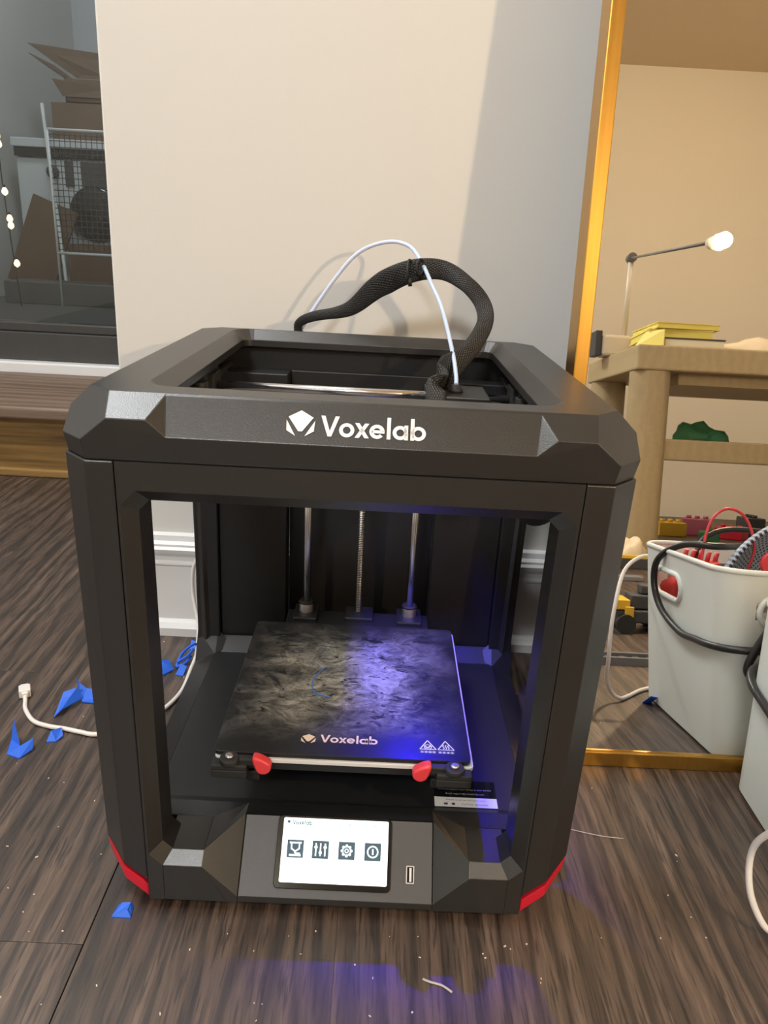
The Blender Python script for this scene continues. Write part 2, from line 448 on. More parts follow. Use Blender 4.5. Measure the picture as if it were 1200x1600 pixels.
# ================================================================== SETTING
# floor with single planks
fl = struct('floor', MB().box(-1.8, 2.6, -3.45, 1.75, -.06, -.0125), 'gap', 'dark stained oak plank floor')
PW = .19; meshes = {}
def plank(x0, y0, y1, wd):
    L = round(y1-y0, 3); key = (L, round(wd, 3))
    if key not in meshes:
        b = MB(); e = .0002; h = .0125
        xs = wd/2-.00004; ys = L/2-.0003
        b.loft([[(-xs, -ys, -h), (xs, -ys, -h), (xs, ys, -h), (-xs, ys, -h)], [(-xs, -ys, -e), (xs, -ys, -e), (xs, ys, -e), (-xs, ys, -e)],
                [(-xs+e, -ys+e, 0), (xs-e, -ys+e, 0), (xs-e, ys-e, 0), (-xs+e, ys-e, 0)]])
        o = b.build('plank', 'floor', fl); meshes[key] = o.data
    else:
        o = bpy.data.objects.new('plank', meshes[key]); C.objects.link(o); o.parent = fl
    o.location = (x0+wd/2, (y0+y1)/2, 0)
col = 0; x = -.187-PW*9
while x < 2.6:
    xa, xb = max(x, -1.8), min(x+PW, 2.6)
    off = -.037 if abs(x-(-.187-PW)) < 1e-6 else rnd.choice((-.62, -.42, -.2, .12, .33, .5, .68))
    ys = sorted({max(-3.45, min(1.074, off+1.45*k)) for k in range(-4, 4)})
    if ys[0] > -3.45: ys = [-3.45]+ys
    if ys[-1] < 1.074: ys.append(1.074)
    for a, b_ in zip(ys, ys[1:]):
        if b_-a > .02: plank(xa, a, b_, xb-xa-(.0008 if abs(xb+.187) < 1e-6 else 0))
    x += PW
struct('ceiling', MB().box(-1.8, 2.6, -3.6, 1.6, 2.5, 2.6), 'ceil', 'plain painted ceiling')
struct('wall_front', MB().box(-.298, 2.6, .447, 1.75, 0, 2.5), 'wall', 'cream painted wall behind the machine', bevel=.003)
struct('wall_back', MB().box(-1.8, 2.6, -3.6, -3.45, 0, 2.5), 'wall_far', 'far plain wall seen in the mirror')
struct('wall_left', MB().box(-1.95, -1.8, -3.6, 4.6, -.06, 2.6), 'wall')
struct('wall_right', MB().box(2.6, 2.75, -3.6, 1.75, 0, 2.6), 'wall')
# baseboard with moulded profile, wall side at y .447
prof = [(.447, .0), (.431, .0), (.430, .012), (.434, .019), (.4395, .022), (.4395, .098), (.436, .101), (.436, .103), (.4395, .106), (.4385, .112), (.433, .119), (.431, .124), (.4345, .127), (.4345, .130), (.440, .133), (.441, .140), (.447, .1425)]
struct('baseboard_front', MB().loft([[(-.305, y, z) for y, z in prof], [(2.58, y, z) for y, z in prof]]), 'trimw', 'white moulded baseboard along the wall')
# step up to the glass door
st = empty('trim_1'); st['kind'] = 'structure'; st['label'] = 'oak step in front of the dark glass door'
MB().box(-1.8, -.299, 1.075, 1.10, 0, .125).build('riser', 'oak', st)
MB().box(-1.8, -.299, 1.050, 1.42, .126, .152).build('tread', 'tread', st, .006, 3)
MB().box(-1.8, -.299, 1.062, 1.074, .0, .018).build('shoe_moulding', 'oak', st, .004)
# glass door
dr = empty('door_1'); dr['kind'] = 'structure'; dr['label'] = 'dark framed glass door at the left behind the oak step'
MB().box(-1.8, -.299, 1.421, 1.50, .130, .176).build('sill', 'trimw', dr, .004)
MB().box(-1.8, -.299, 1.45, 1.50, .177, .245).build('bottom_rail', 'alu_frame', dr, .002)
MB().box(-1.8, -.299, 1.46, 1.50, .2455, .268).build('glazing_bead', 'alu_frame', dr, .003)
MB().box(-.45, -.299, 1.45, 1.50, .269, 2.2).build('stile', 'alu_frame', dr, .002)
MB().box(-1.8, -.451, 1.472, 1.478, .269, 2.2).build('pane', 'glass', dr)
MB().box(-1.8, -.299, 1.42, 1.50, 2.201, 2.5).build('header', 'trimw', dr)
# storage room beyond the glass
struct('floor_beyond', MB().box(-1.8, 1.2, 1.76, 4.45, .06, .15), 'deck')
struct('wall_beyond', MB().box(-1.8, 1.2, 4.45, 4.6, -.06, 2.6), 'wall_store')
struct('wall_beyond_right', MB().box(1.2, 1.35, 1.76, 4.6, -.06, 2.6), 'wall_store')
struct('ceiling_beyond', MB().box(-1.8, 1.2, 1.61, 4.45, 2.51, 2.6), 'wall_store')
struct('trim_2', MB().box(-1.06, -1.0, 4.38, 4.45, .15, 2.5), 'wall_store', 'vertical grey pipe casing beyond the glass')

# ================================================================== LEANING MIRROR (lean 7.5 degrees)
LEAN = math.radians(7.5)
mr = empty('leaning_mirror', (.1965, .2015, 0)); mr.rotation_euler = (-LEAN, 0, 0)
tag(mr, 'tall gold-framed mirror leaning against the wall right of the black machine', 'mirror')
FW_, FD_, MW_, MH_ = .0135, .034, .80, 1.56
def side(name, x0, x1, z0, z1): return MB().box(x0, x1, 0, FD_, z0, z1).build(name, 'gold', mr, .0012)
side('frame_side', 0, FW_, 0, MH_); side('frame_side', MW_-FW_, MW_, 0, MH_)
side('frame_rail', FW_+.0002, MW_-FW_-.0002, 0, .0165); side('frame_rail', FW_+.0002, MW_-FW_-.0002, MH_-.0165, MH_)
MB().box(FW_, MW_-FW_, .004, .008, .0167, MH_-.0167).build('mirror_glass', 'mirror', mr)
MB().box(FW_, MW_-FW_, .0085, .03, .017, MH_-.017).build('backing_board', 'book_dark', mr)

# ================================================================== 3D PRINTER
PZ = .008
pr = empty('desktop_printer', (0, 0, PZ))
tag(pr, 'black boxy desktop 3D printer with red feet and glowing screen on the wood floor', '3d printer')
H = .405
# --- top frame (lid)
b = MB()
Z0, ZB, ZC, ZP = .3638, .377, .3768, .3912
ybk = .395
def lidloop(hx, y0, y1, c, z): return octo(hx, y0, y1, c, z)
# outer skin, built face by face: right/left symmetric front with raised end pads and a sloping middle panel
def lid_outer():
    v = {}; vs = []
    def V(k, p): v[k] = len(vs); vs.append(p)
    for s, n in ((-1, 'l'), (1, 'r')):
        for e, q in ((0, 'f'), (1, 'b')):
            Y = (lambda y: y) if e == 0 else (lambda y: ybk-y)
            V(n+q+'s0', (s*.170, Y(.002), Z0)); V(n+q+'s1', (s*.188, Y(.020), Z0))
            V(n+q+'c0', (s*.172, Y(0), ZC)); V(n+q+'c1', (s*.190, Y(.018), ZC))
            V(n+q+'b0', (s*.155, Y(0), ZP)); V(n+q+'b1', (s*.190, Y(.035), ZP))
            V(n+q+'a0', (s*.158, Y(.0193), H)); V(n+q+'a1', (s*.1757, Y(.037), H))
            V(n+q+'d0', (s*.1300, Y(0), ZP)); V(n+q+'e0', (s*.1178, Y(0), .3805)); V(n+q+'e1', (s*.1215, Y(.0165), .4025))
            V(n+q+'g0', (s*.1215, Y(.0193), H))
            V(n+q+'w0', (s*.1178, Y(0), ZB)); V(n+q+'w1', (s*.172, Y(0), ZC-.0001)); V(n+q+'m0', (s*.1178, Y(.002), Z0))
            V(n+q+'p1', (s*.190, Y(.062), ZP)); V(n+q+'q1', (s*.1757, Y(.075), H)); V(n+q+'r1', (s*.190, Y(.075), .3805)); V(n+q+'u1', (s*.188, Y(.075), Z0)); V(n+q+'x1', (s*.1785, Y(.072), .4025))
    F = []
    def f(*k): F.append(tuple(v[i] for i in k))
    for n in 'lr':
        for q in 'fb':
            p = n+q
            f(p+'s0', p+'s1', p+'c1', p+'c0')                                   # corner lower
            f(p+'c0', p+'c1', p+'b1', p+'a1', p+'a0', p+'b0')                   # corner facet
            f(p+'b0', p+'a0', p+'g0', p+'e1', p+'d0')                           # pad chamfer
            f(p+'e0', p+'d0', p+'e1')                                           # pad end triangle
            f(p+'c0', p+'b0', p+'d0', p+'e0', p+'m0', p+'s0')                   # pad face
            f(p+'b1', p+'p1', p+'x1', p+'q1', p+'a1'); f(p+'r1', p+'p1', p+'x1')
            f(p+'c1', p+'b1', p+'p1', p+'r1', p+'u1', p+'s1')
        f(n+'fr1', n+'fx1', n+'bx1', n+'br1'); f(n+'fx1', n+'fq1', n+'bq1', n+'bx1'); f(n+'fu1', n+'fr1', n+'br1', n+'bu1')
    for q in 'fb':
        f('l'+q+'e0', 'l'+q+'e1', 'r'+q+'e1', 'r'+q+'e0'); f('l'+q+'e1', 'l'+q+'g0', 'r'+q+'g0', 'r'+q+'e1'); f('l'+q+'m0', 'l'+q+'e0', 'r'+q+'e0', 'r'+q+'m0')
    b.add(vs, F)
    top = [v[k] for k in ('lfa0', 'lfg0', 'rfg0', 'rfa0', 'rfa1', 'rfq1', 'rbq1', 'rba1', 'rba0', 'rbg0', 'lbg0', 'lba0', 'lba1', 'lbq1', 'lfq1', 'lfa1')]
    return [vs[i] for i in top]
top = lid_outer()
inner = rrect(-.143, .143, .0415, .374, .02, 6)
inner = inner[3:]+inner[:3]
# top face: triangulate between the outer outline and the rounded opening with bmesh
bm = bmesh.new(); ov = [bm.verts.new(p) for p in top]; iv = [bm.verts.new((x, y, H)) for x, y in inner]
ed = [bm.edges.new((ov[i], ov[(i+1) % len(ov)])) for i in range(len(ov))]+[bm.edges.new((iv[i], iv[(i+1) % len(iv)])) for i in range(len(iv))]
bmesh.ops.triangle_fill(bm, use_beauty=True, use_dissolve=False, edges=ed)
bm.verts.index_update()
b.add([tuple(q.co) for q in bm.verts], [tuple(q.index for q in f.verts) for f in bm.faces]); bm.free()
low = rrect(-.133, .133, .0515, .364, .011, 6); low = low[3:]+low[:3]
n = len(inner)
b.loft([[(x, y, H) for x, y in inner], [(x, y, .395) for x, y in low], [(x, y, .388) for x, y in low],
        [(x*1.25, .2075+(y-.2075)*1.085, .388) for x, y in low], [(x*1.25, .2075+(y-.2075)*1.085, Z0) for x, y in low]], cap=False)
lid = b.build('top_frame', 'plastic', pr)
bmx = bmesh.new(); bmx.from_mesh(lid.data); bmesh.ops.remove_doubles(bmx, verts=bmx.verts, dist=.00005); bmesh.ops.recalc_face_normals(bmx, faces=bmx.faces); bmx.to_mesh(lid.data); bmx.free()
md = lid.modifiers.new('bevel', 'BEVEL'); md.width = .0007; md.segments = 2; md.limit_method = 'ANGLE'; md.angle_limit = math.radians(18)
# wordmark on the sloping front panel of the lid
pv = Vector((0, .0165, .022)).normalized()
def on_lid(xx, frac): return Vector((xx, .0165*frac, .3805+.022*frac))
q, wl = wordmark(); su = .0141
decal('brand_lettering', q, 'white_print', on_lid(-.0206, .23), (1, 0, 0), pv, su, lid)
decal('brand_emblem', emblem(), 'white_print', on_lid(-.0334, .52), (1, 0, 0), pv, .0182, lid)

# --- corner posts with clipped bottoms, red feet
def post(s, back):
    Y = (lambda y: y) if not back else (lambda y: ybk-y)
    pts = [(.1523, 0, .0165), (.1705, 0, .033), (.190, .0195, .042), (.190, .055, .042), (.180, .062, .03), (.1523, .040, .0165)]
    b = MB(); tp = [(s*x, Y(y), .3632) for x, y, z in pts]
    bt = [(s*x*(1-.026*(1-z/.3632)), Y(y+.002), z) for x, y, z in pts]
    o = b.loft([bt, tp]).build('corner_post', 'plastic', pr, .0009)
    b = MB()
    ft = [(s*x*.975, Y(y+.002), z) for x, y, z in [(.1523, 0, .0125), (.1705, 0, .0295), (.190, .0195, .040), (.190, .055, .040), (.1523, .055, .0125)]]
    fb = [(s*x*.975, Y(y+.002), z) for x, y, z in [(.1523, 0, .0006), (.1705, 0, .0185), (.188, .0195, .028), (.188, .055, .028), (.1523, .055, .0006)]]
    fo = b.loft([fb, ft]).build('corner_foot', 'red', pr, .0008); fo['label'] = 'red corner foot'
    MB().cyl((s*.135, Y(.03), -PZ), (s*.135, Y(.03), .0), .011, n=20).build('rubber_pad', 'rubber', fo)
    MB().box(min(s*.134, s*.148), max(s*.134, s*.148), min(Y(.0025), Y(.03)), max(Y(.0025), Y(.03)), -.001, .0008).build('foot_lip', 'red', fo)
for s in (-1, 1):
    for bk in (False, True): post(s, bk)

# --- front frame: strip round the opening, bevelled inwards
def oct2(x0, x1, z0, z1, c): return [(x0+c, z0), (x1-c, z0), (x1, z0+c), (x1, z1-c), (x1-c, z1), (x0+c, z1), (x0, z1-c), (x0, z0+c)]
b = MB()
tx = .026
def tap(x, z): return x*(1-tx*(1-z/.3632))
def upper(loop, y): return [(tap(x, z), y, z) for x, z in loop]
outer = [(-.1515, .0), (.1515, .0), (.1515, .02), (.1515, .34), (.1515, .3632), (-.1515, .3632), (-.1515, .34), (-.1515, .02)]
oo = oct2(-.1497, .1497, .0345, .344, .0105); oi = oct2(-.1405, .1405, .0435, .335, .0075)
# legs and top bar (the bottom is closed by the console)
segs = [2, 3, 4, 5, 6, 7]
def strip(A, B, idx):
    for a, c in zip(idx, idx[1:]):
        b.add([A[a], A[c], B[c], B[a]], [(0, 1, 2, 3)])
OutF = upper(outer, 0.0); OF = upper(oo, 0.0); IF = upper(oi, .009); IB = upper(oi, .036); OB = upper(outer, .036)
full = list(range(8))+[0]
rest = [1, 2, 3, 4, 5, 6, 7, 0]
strip(OutF, OF, rest); strip(OF, IF, rest); strip(IF, IB, rest); strip(IB, OB, rest); strip(OB, OutF, rest)
for s in (-1, 1):       # lower bar ends with bright bevel, up to the console flank
    X = lambda a: tap(s*a, .02)
    prf = [(0.0, 0.0), (0.0, .0345), (.009, .0435), (.0461, .0435), (.0461, 0.0)]
    L0 = [(X(.1392), y, z) for y, z in prf]
    b.add([(X(.1512), 0, 0), (X(.1392), 0, 0), (tap(s*.1392, .0345), 0, .0345), (X(.1512), .046, 0), (X(.1392), .046, 0), (X(.1392), .046, .0345)], [(0, 1, 2), (3, 4, 5), (0, 1, 4, 3)])
    L1 = [(s*.086, 0, 0), (s*.105, 0, .0345), (s*.105, .009, .0435), (s*.105, .0461, .0435), (s*.105, .0461, 0)]
    b.loft([L0, L1])
    # console flank: from the bar to the slanted control panel
    P = [(s*.086, 0, 0), (s*.105, 0, .0345), (s*.105, .009, .0435), (s*.0782, .0445, .0495), (s*.0782, 0.0, .0063), (s*.0782, .0, 0.)]
    b.add(P, [(0, 1, 2, 3, 4, 5)])
    P2 = [(s*.105, .009, .0435), (s*.105, .0461, .0435), (s*.0782, .060, .047), (s*.0782, .0445, .0495)]
    b.add(P2, [(0, 1, 2, 3)])
b.box(-.0782, .0782, .0005, .03, .0, .0062)
ff = b.build('front_frame', 'plastic', pr, .0005)
# --- base tray
b = MB()
trp = [[(x, y, z) for y, z in ((.0462, .0435), (.062, .046), (.0775, .036), (.3235, .036), (.34, .05), (.34, 0), (.0462, 0))] for x in (-.1632, .1632)]
b.loft(trp)
for s in (-1, 1):
    b.loft([[(s*.1632, y, .036), (s*.1872, y, .021), (s*.1872, y, .004), (s*.1632, y, .004)] for y in (.066, .33)])
    # small ramps where the tray meets the back columns
    b.add([(s*.1632, .32, .036), (s*.143, .332, .0385), (s*.1632, .341, .056), (s*.1872, .341, .055), (s*.1872, .322, .022)], [(0, 1, 2), (0, 2, 3, 4)])
b.add([(-.0782, .0445, .0495), (.0782, .0445, .0495), (.0782, .062, .047), (-.0782, .062, .047)], [(0, 1, 2, 3)])
tray = b.build('base_tray', 'plastic_in', pr, .0008)
# --- back panel with recess and columns
b = MB()
b.box(-.186, -.16, .335, .37, .03, .363); b.box(.16, .186, .335, .37, .03, .363)
b.box(-.1598, -.083, .343, .372, .03, .3634); b.box(.0845, .1598, .343, .372, .03, .3634)
b.box(-.083, .0845, .371, .382, .03, .3634)
bp = b.build('back_panel', 'plastic_in', pr, .0012)
b = MB(); b.cyl((-.002, .3709, .262), (-.002, .364, .262), .058, .05, n=40)
b.build('motor_cover', 'plastic_in', bp, .001)
MB().box(-.165, .165, .3735, .379, .340, .3875).build('upper_back_wall', 'plastic_in', pr)
for s in (-1, 1):
    MB().box(min(s*.1672, s*.172), max(s*.1672, s*.172), .058, .37, .335, .3875).build('upper_side_wall', 'plastic_in', pr)
    # Y rods and carriers seen through the top opening
    ra = MB().cyl((s*.150, .045, .366), (s*.150, .37, .366), .004, n=12).build('side_rod', 'steel', pr)
    g = MB()
    g.box(s*.150-.011, s*.150+.011, .238, .272, .354, .378); g.box(s*.150-.006, s*.150+.006, .228, .285, .370, .379)
    g.cyl((s*.143, .20, .366), (s*.143, .20, .379), .008, n=16); g.cyl((s*.143, .18, .366), (s*.143, .18, .377), .006, n=16); g.box(s*.15-.009, s*.15+.009, .135, .16, .36, .377)
    g.build('rod_carrier', 'rubber', pr, .0008)
    MB().box(s*.158-.0015, s*.158+.0015, .06, .36, .357, .364).build('drive_belt', 'rubber', pr)
MB().cyl((-.1385, .256, .3655), (.1385, .256, .3655), .0042, n=14).build('cross_rod', 'steel', pr)
bpl = MB().lathe([(.010, -.006), (.018, -.004), (.019, .0), (.018, .004), (.010, .006)], (.1427, .10, .3158), 28, 'Y').build('belt_pulley', 'rubber', pr)
MB().box(.1385, .147, .0965, .1035, .3355, .366).build('pulley_bracket', 'plastic_in', bpl)
# --- print head with blue led
hd = MB().box(.0585, .1175, .226, .286, .312, .3715).build('print_head', 'plastic', pr, .0015)
MB().box(.060, .076, .222, .2259, .335, .3705).build('cable_clamp', 'plastic', hd, .001)
MB().lathe([(.0068, 0), (.0068, .003), (.0045, .0035), (.0045, .0065)], (.0870, .2510, .3716), 20).build('tube_collet', 'rubber', hd)
b = MB(); b.box(.0630, .0643, .232, .257, .278, .3118); b.box(.0795, .0808, .232, .257, .2845, .3118); b.box(.0644, .0794, .232, .2332, .2884, .3118); b.box(.0644, .0794, .2558, .257, .275, .3118)
b.build('led_baffle', 'rubber', hd)  # unseen walls added round the LED to narrow its blue beam
MB().box(.068, .0755, .241, .249, .3009, .3118).build('led_mount', 'plastic', hd)
MB().box(.0703, .0733, .243, .247, .2998, .3008).build('led_strip', 'led', hd)
b = MB(); b.box(.084, .112, .240, .275, .294, .3118); b.lathe([(.002, -.02), (.006, -.012), (.006, 0)], (.098, .258, .294), 16)
b.build('hot_end', 'steel_dull', hd)
# --- Z rods, lead screw, bearings, bed carriage
for xx in (-.0565, .0612):
    MB().cyl((xx, .320, .045), (xx, .320, .338), .0043, n=18).build('smooth_rod', 'steel', pr)
    be = MB().cyl((xx, .320, .070), (xx, .320, .1085), .0082, n=22).build('linear_bearing', 'steel_dull', pr, .0008)
    MB().cyl((xx, .320, .1086), (xx, .320, .1112), .0092, .0075, n=22).build('bearing_seal', 'rubber', be)
MB().cyl((.0028, .322, .045), (.0028, .322, .338), .0036, n=16).build('lead_screw', 'screw_thread', pr)
b = MB(); b.box(-.078, .083, .292, .330, .070, .0935); b.box(-.07, -.043, .3, .335, .09, .0985); b.box(.047, .075, .3, .335, .09, .0985); b.box(-.012, .02, .305, .335, .09, .0985)
for xx in (-.075, .08): b.box(xx-.006, xx+.006, .06, .292, .070, .080)
b.build('bed_carriage', 'plastic_in', pr, .0015)
# --- print bed
bx0, bx1, by0, by1 = -.1068, .1068, .058, .2845
pl = rrect(bx0, bx1, by0, by1, .005, 4)
bed = MB().prism(pl, .0962, .1002).build('build_plate', 'bed', pr, .0004)
MB().prism(rrect(bx0+.001, bx1+.0022, by0-.002, by1, .004, 4), .0922, .0958).build('heated_bed', 'alu_edge', pr, .0004)
MB().prism(rrect(bx0+.004, bx1-.004, by0+.003, by1-.004, .004, 4), .082, .0921).build('bed_support', 'plastic_in', pr)
decal('plate_emblem', emblem(), 'gold_print', (-.0305, .0795, .1002), (1, 0, 0), (0, 1, 0), .0125, bed, .0002)
q, wl = wordmark(); decal('plate_lettering', q, 'gold_print', (-.0205, .0755, .1002), (1, 0, 0), (0, 1, 0), .0103, bed, .0002)
def tri_sign(cx, cy, kind):
    q = []; R = .0080; P = [(cx+R*math.cos(a), cy+R*math.sin(a)) for a in (PI/2, PI/2+2*PI/3, PI/2+4*PI/3)]
    for i in range(3): q += g_line(*P[i], *P[(i+1) % 3], .0009)
    if kind: 
        for k in (-1, 0, 1):
            xx = cx+k*.0021; q += g_line(xx, cy-.003, xx+.0008, cy-.0012, .0008)+g_line(xx+.0008, cy-.0012, xx-.0006, cy+.0008, .0008)+g_line(xx-.0006, cy+.0008, xx+.0004, cy+.0026, .0008)
    else: q += g_ring(cx, cy-.0008, .0034, .0027, n=16)+g_line(cx-.0022, cy-.0003, cx+.0002, cy-.0023, .0012)+g_line(cx, cy-.0023, cx+.0024, cy+.001, .0012)
    for k in range(4):
        x0 = cx-.0066+k*.0034
        q += g_rect(x0, cy-.0086, x0+.0028, cy-.0080)+g_rect(x0, cy-.0072, x0+.0028, cy-.0066)+g_rect(x0+.001, cy-.0088, x0+.0017, cy-.0064)
    return q
decal('warning_print', tri_sign(.0715, .0765, 0)+tri_sign(.0868, .0765, 1), 'white_print', (0, 0, .1002), (1, 0, 0), (0, 1, 0), 1., bed, .0002)
def corner_clip(xx, s):
    b = MB(); b.box(xx-.0145, xx+.0145, .0475, .072, .0815, .0892); b.box(xx-.0145, xx+.0145, .047, .062, .0893, .0945)
    b.cyl((xx, .0515, .0946), (xx, .0515, .1000), .0080, n=20)
    b.box(min(xx, xx-s*.024), max(xx, xx-s*.024), .051, .0575, .0915, .0985)
    o = b.build('corner_clip', 'rubber', pr, .0012)
    MB().lathe([(.0036, 0), (.0036, .0016), (.002, .0022)], (xx, .0515, .1001), 16).build('clip_screw', 'steel_dull', o)
    # teardrop lever
    lv = MB(); c = Vector((xx-s*.028, .0555, .0935)); ang = math.radians(-50 if s < 0 else -130)
    ux = Vector((math.cos(ang), 0, math.sin(ang)))*1; uz = Vector((-math.sin(ang), 0, math.cos(ang)))
    lp = []
    for t in range(20):
        a = 2*PI*t/20; r = .0066 if abs(a-PI) > 1.2 else .0066
        px, pz = .0066*math.cos(a), .0066*math.sin(a)
        if math.cos(a) < 0: px *= 1.9; pz *= (1-.35*abs(math.cos(a)))
        lp.append((px, pz))
    L = []
    for k, yy in ((.86, .0), (1, -.0015), (1, -.008), (.8, -.0095)):
        L.append([c+ux*(x_*k)+uz*(z_*k)+Vector((0, yy, 0)) for x_, z_ in lp])
    lo = lv.loft(L, True, False).build('lever', 'lever_red', o, .0006); lo['label'] = 'red lever'
corner_clip(-.0925, -1); corner_clip(.0925, 1)
# --- slanted control panel, screen, usb port
pd = Vector((0, .044, .0425)).normalized(); pn = Vector((0, -pd.z, pd.y))
P0 = Vector((0, 0, .0065))
def onp(u, v, h=0.): return P0+Vector((u, 0, 0))+pd*v+pn*h
cpn = MB().loft([[onp(u, v, h) for u, v in ((-.0775, 0), (.0775, 0), (.0775, .0612), (-.0775, .0612))] for h in (-.004, 0.)]).build('control_panel', 'panel_grey', pr, .0004)
bz = rrect(-.0503, .0440, .0068, .0618, .004, 5)
scr = MB().loft([[onp(u, v, h) for u, v in bz] for h in (.0002, .0018)]).build('screen_bezel', 'gloss_black', cpn, .0006)
sx0, sx1, sy0, sy1 = -.0458, .0409, .0115, .0600
dsp = MB().loft([[onp(u, v, h) for u, v in rrect(sx0, sx1, sy0, sy1, .0012, 3)] for h in (.00185, .0020)]).build('touch_display', 'scr_bg', scr)
sw, sh = sx1-sx0, sy1-sy0
Oz = onp(0, 0, .0020); ex = (1, 0, 0)
def on_screen(name, polys, m, lift): 
    o = decal(name, polys, m, Oz, ex, pd, 1., None, lift); o.parent = scr; return o
icons = []; gly = []
IS = .0134
for k, uc in enumerate((.128, .365, .612, .858)):
    cx = sx0+sw*uc; cy = sy0+sh*(1-.485); h = IS/2
    icons += g_rect(cx-h, cy-h, cx+h, cy+h)
    S1 = IS
    def P(xx, yy): return (cx+xx*S1, cy+yy*S1)
    def ln(x0, y0, x1, y1, wd): return g_line(*P(x0, y0), *P(x1, y1), wd*S1)
    if k == 0: gly += ln(-.36, .34, .36, .34, .09)+ln(-.24, .34, -.24, .0, .08)+ln(.24, .34, .24, .0, .08)+ln(-.26, .02, -.04, -.12, .08)+ln(.26, .02, .04, -.12, .08)+ln(0, -.1, 0, -.24, .1)+ln(-.36, -.36, .36, -.36, .11)+ln(.0, -.25, .3, -.25, .07)
    if k == 1:
        for xx, yy in ((-.28, .14), (0, -.16), (.28, .14)): gly += ln(xx, -.36, xx, .36, .08)+g_ring(*P(xx, yy), .10*S1, .045*S1, n=14)
    if k == 2:
        gly += g_ring(cx, cy, .27*S1, .21*S1, n=24)+g_ring(cx, cy, .13*S1, .07*S1, n=20)
        for i in range(8): a = i*PI/4; gly += g_ring(cx+.28*S1*math.cos(a), cy+.28*S1*math.sin(a), .085*S1, .0*S1, n=10)
    if k == 3: gly += g_ring(cx, cy, .35*S1, .27*S1, n=28)+ln(0, -.16, 0, .16, .09)
on_screen('screen_icons', icons, 'scr_icon', .00005); on_screen('screen_glyphs', gly, 'scr_glyph', .0001)
tq = []
def addtext(txt, size, cx, cy, align='CENTER'): return [[(x+cx, y+cy) for x, y in p] for p in text_polys(txt, size, align)]
on_screen('screen_title', [[(x*.0034+sx0+.0072, y*.0034+sy1-.0052) for x, y in p] for p in wordmark()[0]]+[[(x*.0034+sx0+.0042, y*.0034+sy1-.0036) for x, y in p] for p in emblem()], 'scr_icon', .00005)
tq = []
for uc, wd in zip((.128, .365, .612, .858), ('Build', 'Control', 'Settings', 'Info')): tq += addtext(wd, .0034, sx0+sw*uc, sy0+sh*.30)
on_screen('screen_captions', tq, 'scr_text', .00005)
stt = []
for k, uc in enumerate((.545, .63, .72, .79, .87, .95)):
    cx, cy = sx0+sw*uc, sy1-.0042
    if k == 1: stt += [[(cx-.002, cy+.0012), (cx+.002, cy+.0012), (cx, cy-.0018)]]
    elif k == 0: stt += g_ring(cx, cy, .0017, .0011, n=12)+g_line(cx, cy, cx, cy-.0026, .0009)
    elif k == 2: stt += g_ring(cx, cy, .0016, .0008, 0, PI, 8)+g_line(cx-.0018, cy-.001, cx+.0018, cy-.001, .0006)
    elif k == 4: stt += g_line(cx-.0016, cy+.0014, cx+.0016, cy-.0014, .0012)
    else: stt += g_line(cx-.001, cy, cx+.001, cy, .0008)+g_line(cx, cy-.001, cx, cy+.001, .0008)
on_screen('screen_status_icons', stt, 'scr_teal', .00005)
ub = MB(); fr_ = [[(u, v) for u, v in rrect(.0562, .0630, .0142, .0276, .0006, 2)], [(u, v) for u, v in rrect(.0572, .0620, .0152, .0266, .0004, 2)]]
ub.loft([[onp(u, v, h) for u, v in L_] for L_, h in ((fr_[0], .0001), (fr_[0], .0012), (fr_[1], .0012), (fr_[1], .0002))], cap=False)
us = ub.build('usb_port', 'steel', cpn)
MB().loft([[onp(u, v, h) for u, v in fr_[1]] for h in (.0001, .0002)]).build('port_recess', 'gloss_black', us)
MB().loft([[onp(u, v, h) for u, v in ((.0590, .0158), (.0608, .0158), (.0608, .026), (.0590, .026))] for h in (.00025, .0011)]).build('contact_tongue', 'alu_edge', us)
# --- support sticker on the tray
stk = MB().prism([(.0822, .0786), (.1382, .0786), (.1388, .1135), (.0830, .1135)], .0361, .0363).build('support_sticker', 'gloss_black', tray)
whs = MB().prism([(.0822, .0786), (.1382, .0786), (.1384, .0908), (.0824, .0908)], .03635, .0365).build('sticker_band', 'sticker_white', stk)
Q = []
Q += [[(x*.0034+.1000, y*.0034+.1070) for x, y in p] for p in wordmark()[0]]+[[(x*.004+.0972, y*.004+.1086) for x, y in p] for p in emblem()]
Q += addtext('Warmest support team always at your service', .0026, .1104, .1008)+addtext('Email: support@voxelab3dp.com', .0026, .1104, .0950)
decal('sticker_lettering', Q, 'grey_print', (0, 0, .0363), (1, 0, 0), (0, 1, 0), 1., stk, .0001)
Q = addtext('Follow us and get the latest news', .0026, .1104, .0866)+addtext('YouTube  @Voxelab', .0028, .1060, .0812, 'LEFT')
Q += g_rect(.0905, .0810, .0940, .0834)+g_ring(.0990, .0822, .0016, .0, n=14)
decal('band_lettering', Q, 'dark_print', (0, 0, .0365), (1, 0, 0), (0, 1, 0), 1., stk, .0001)

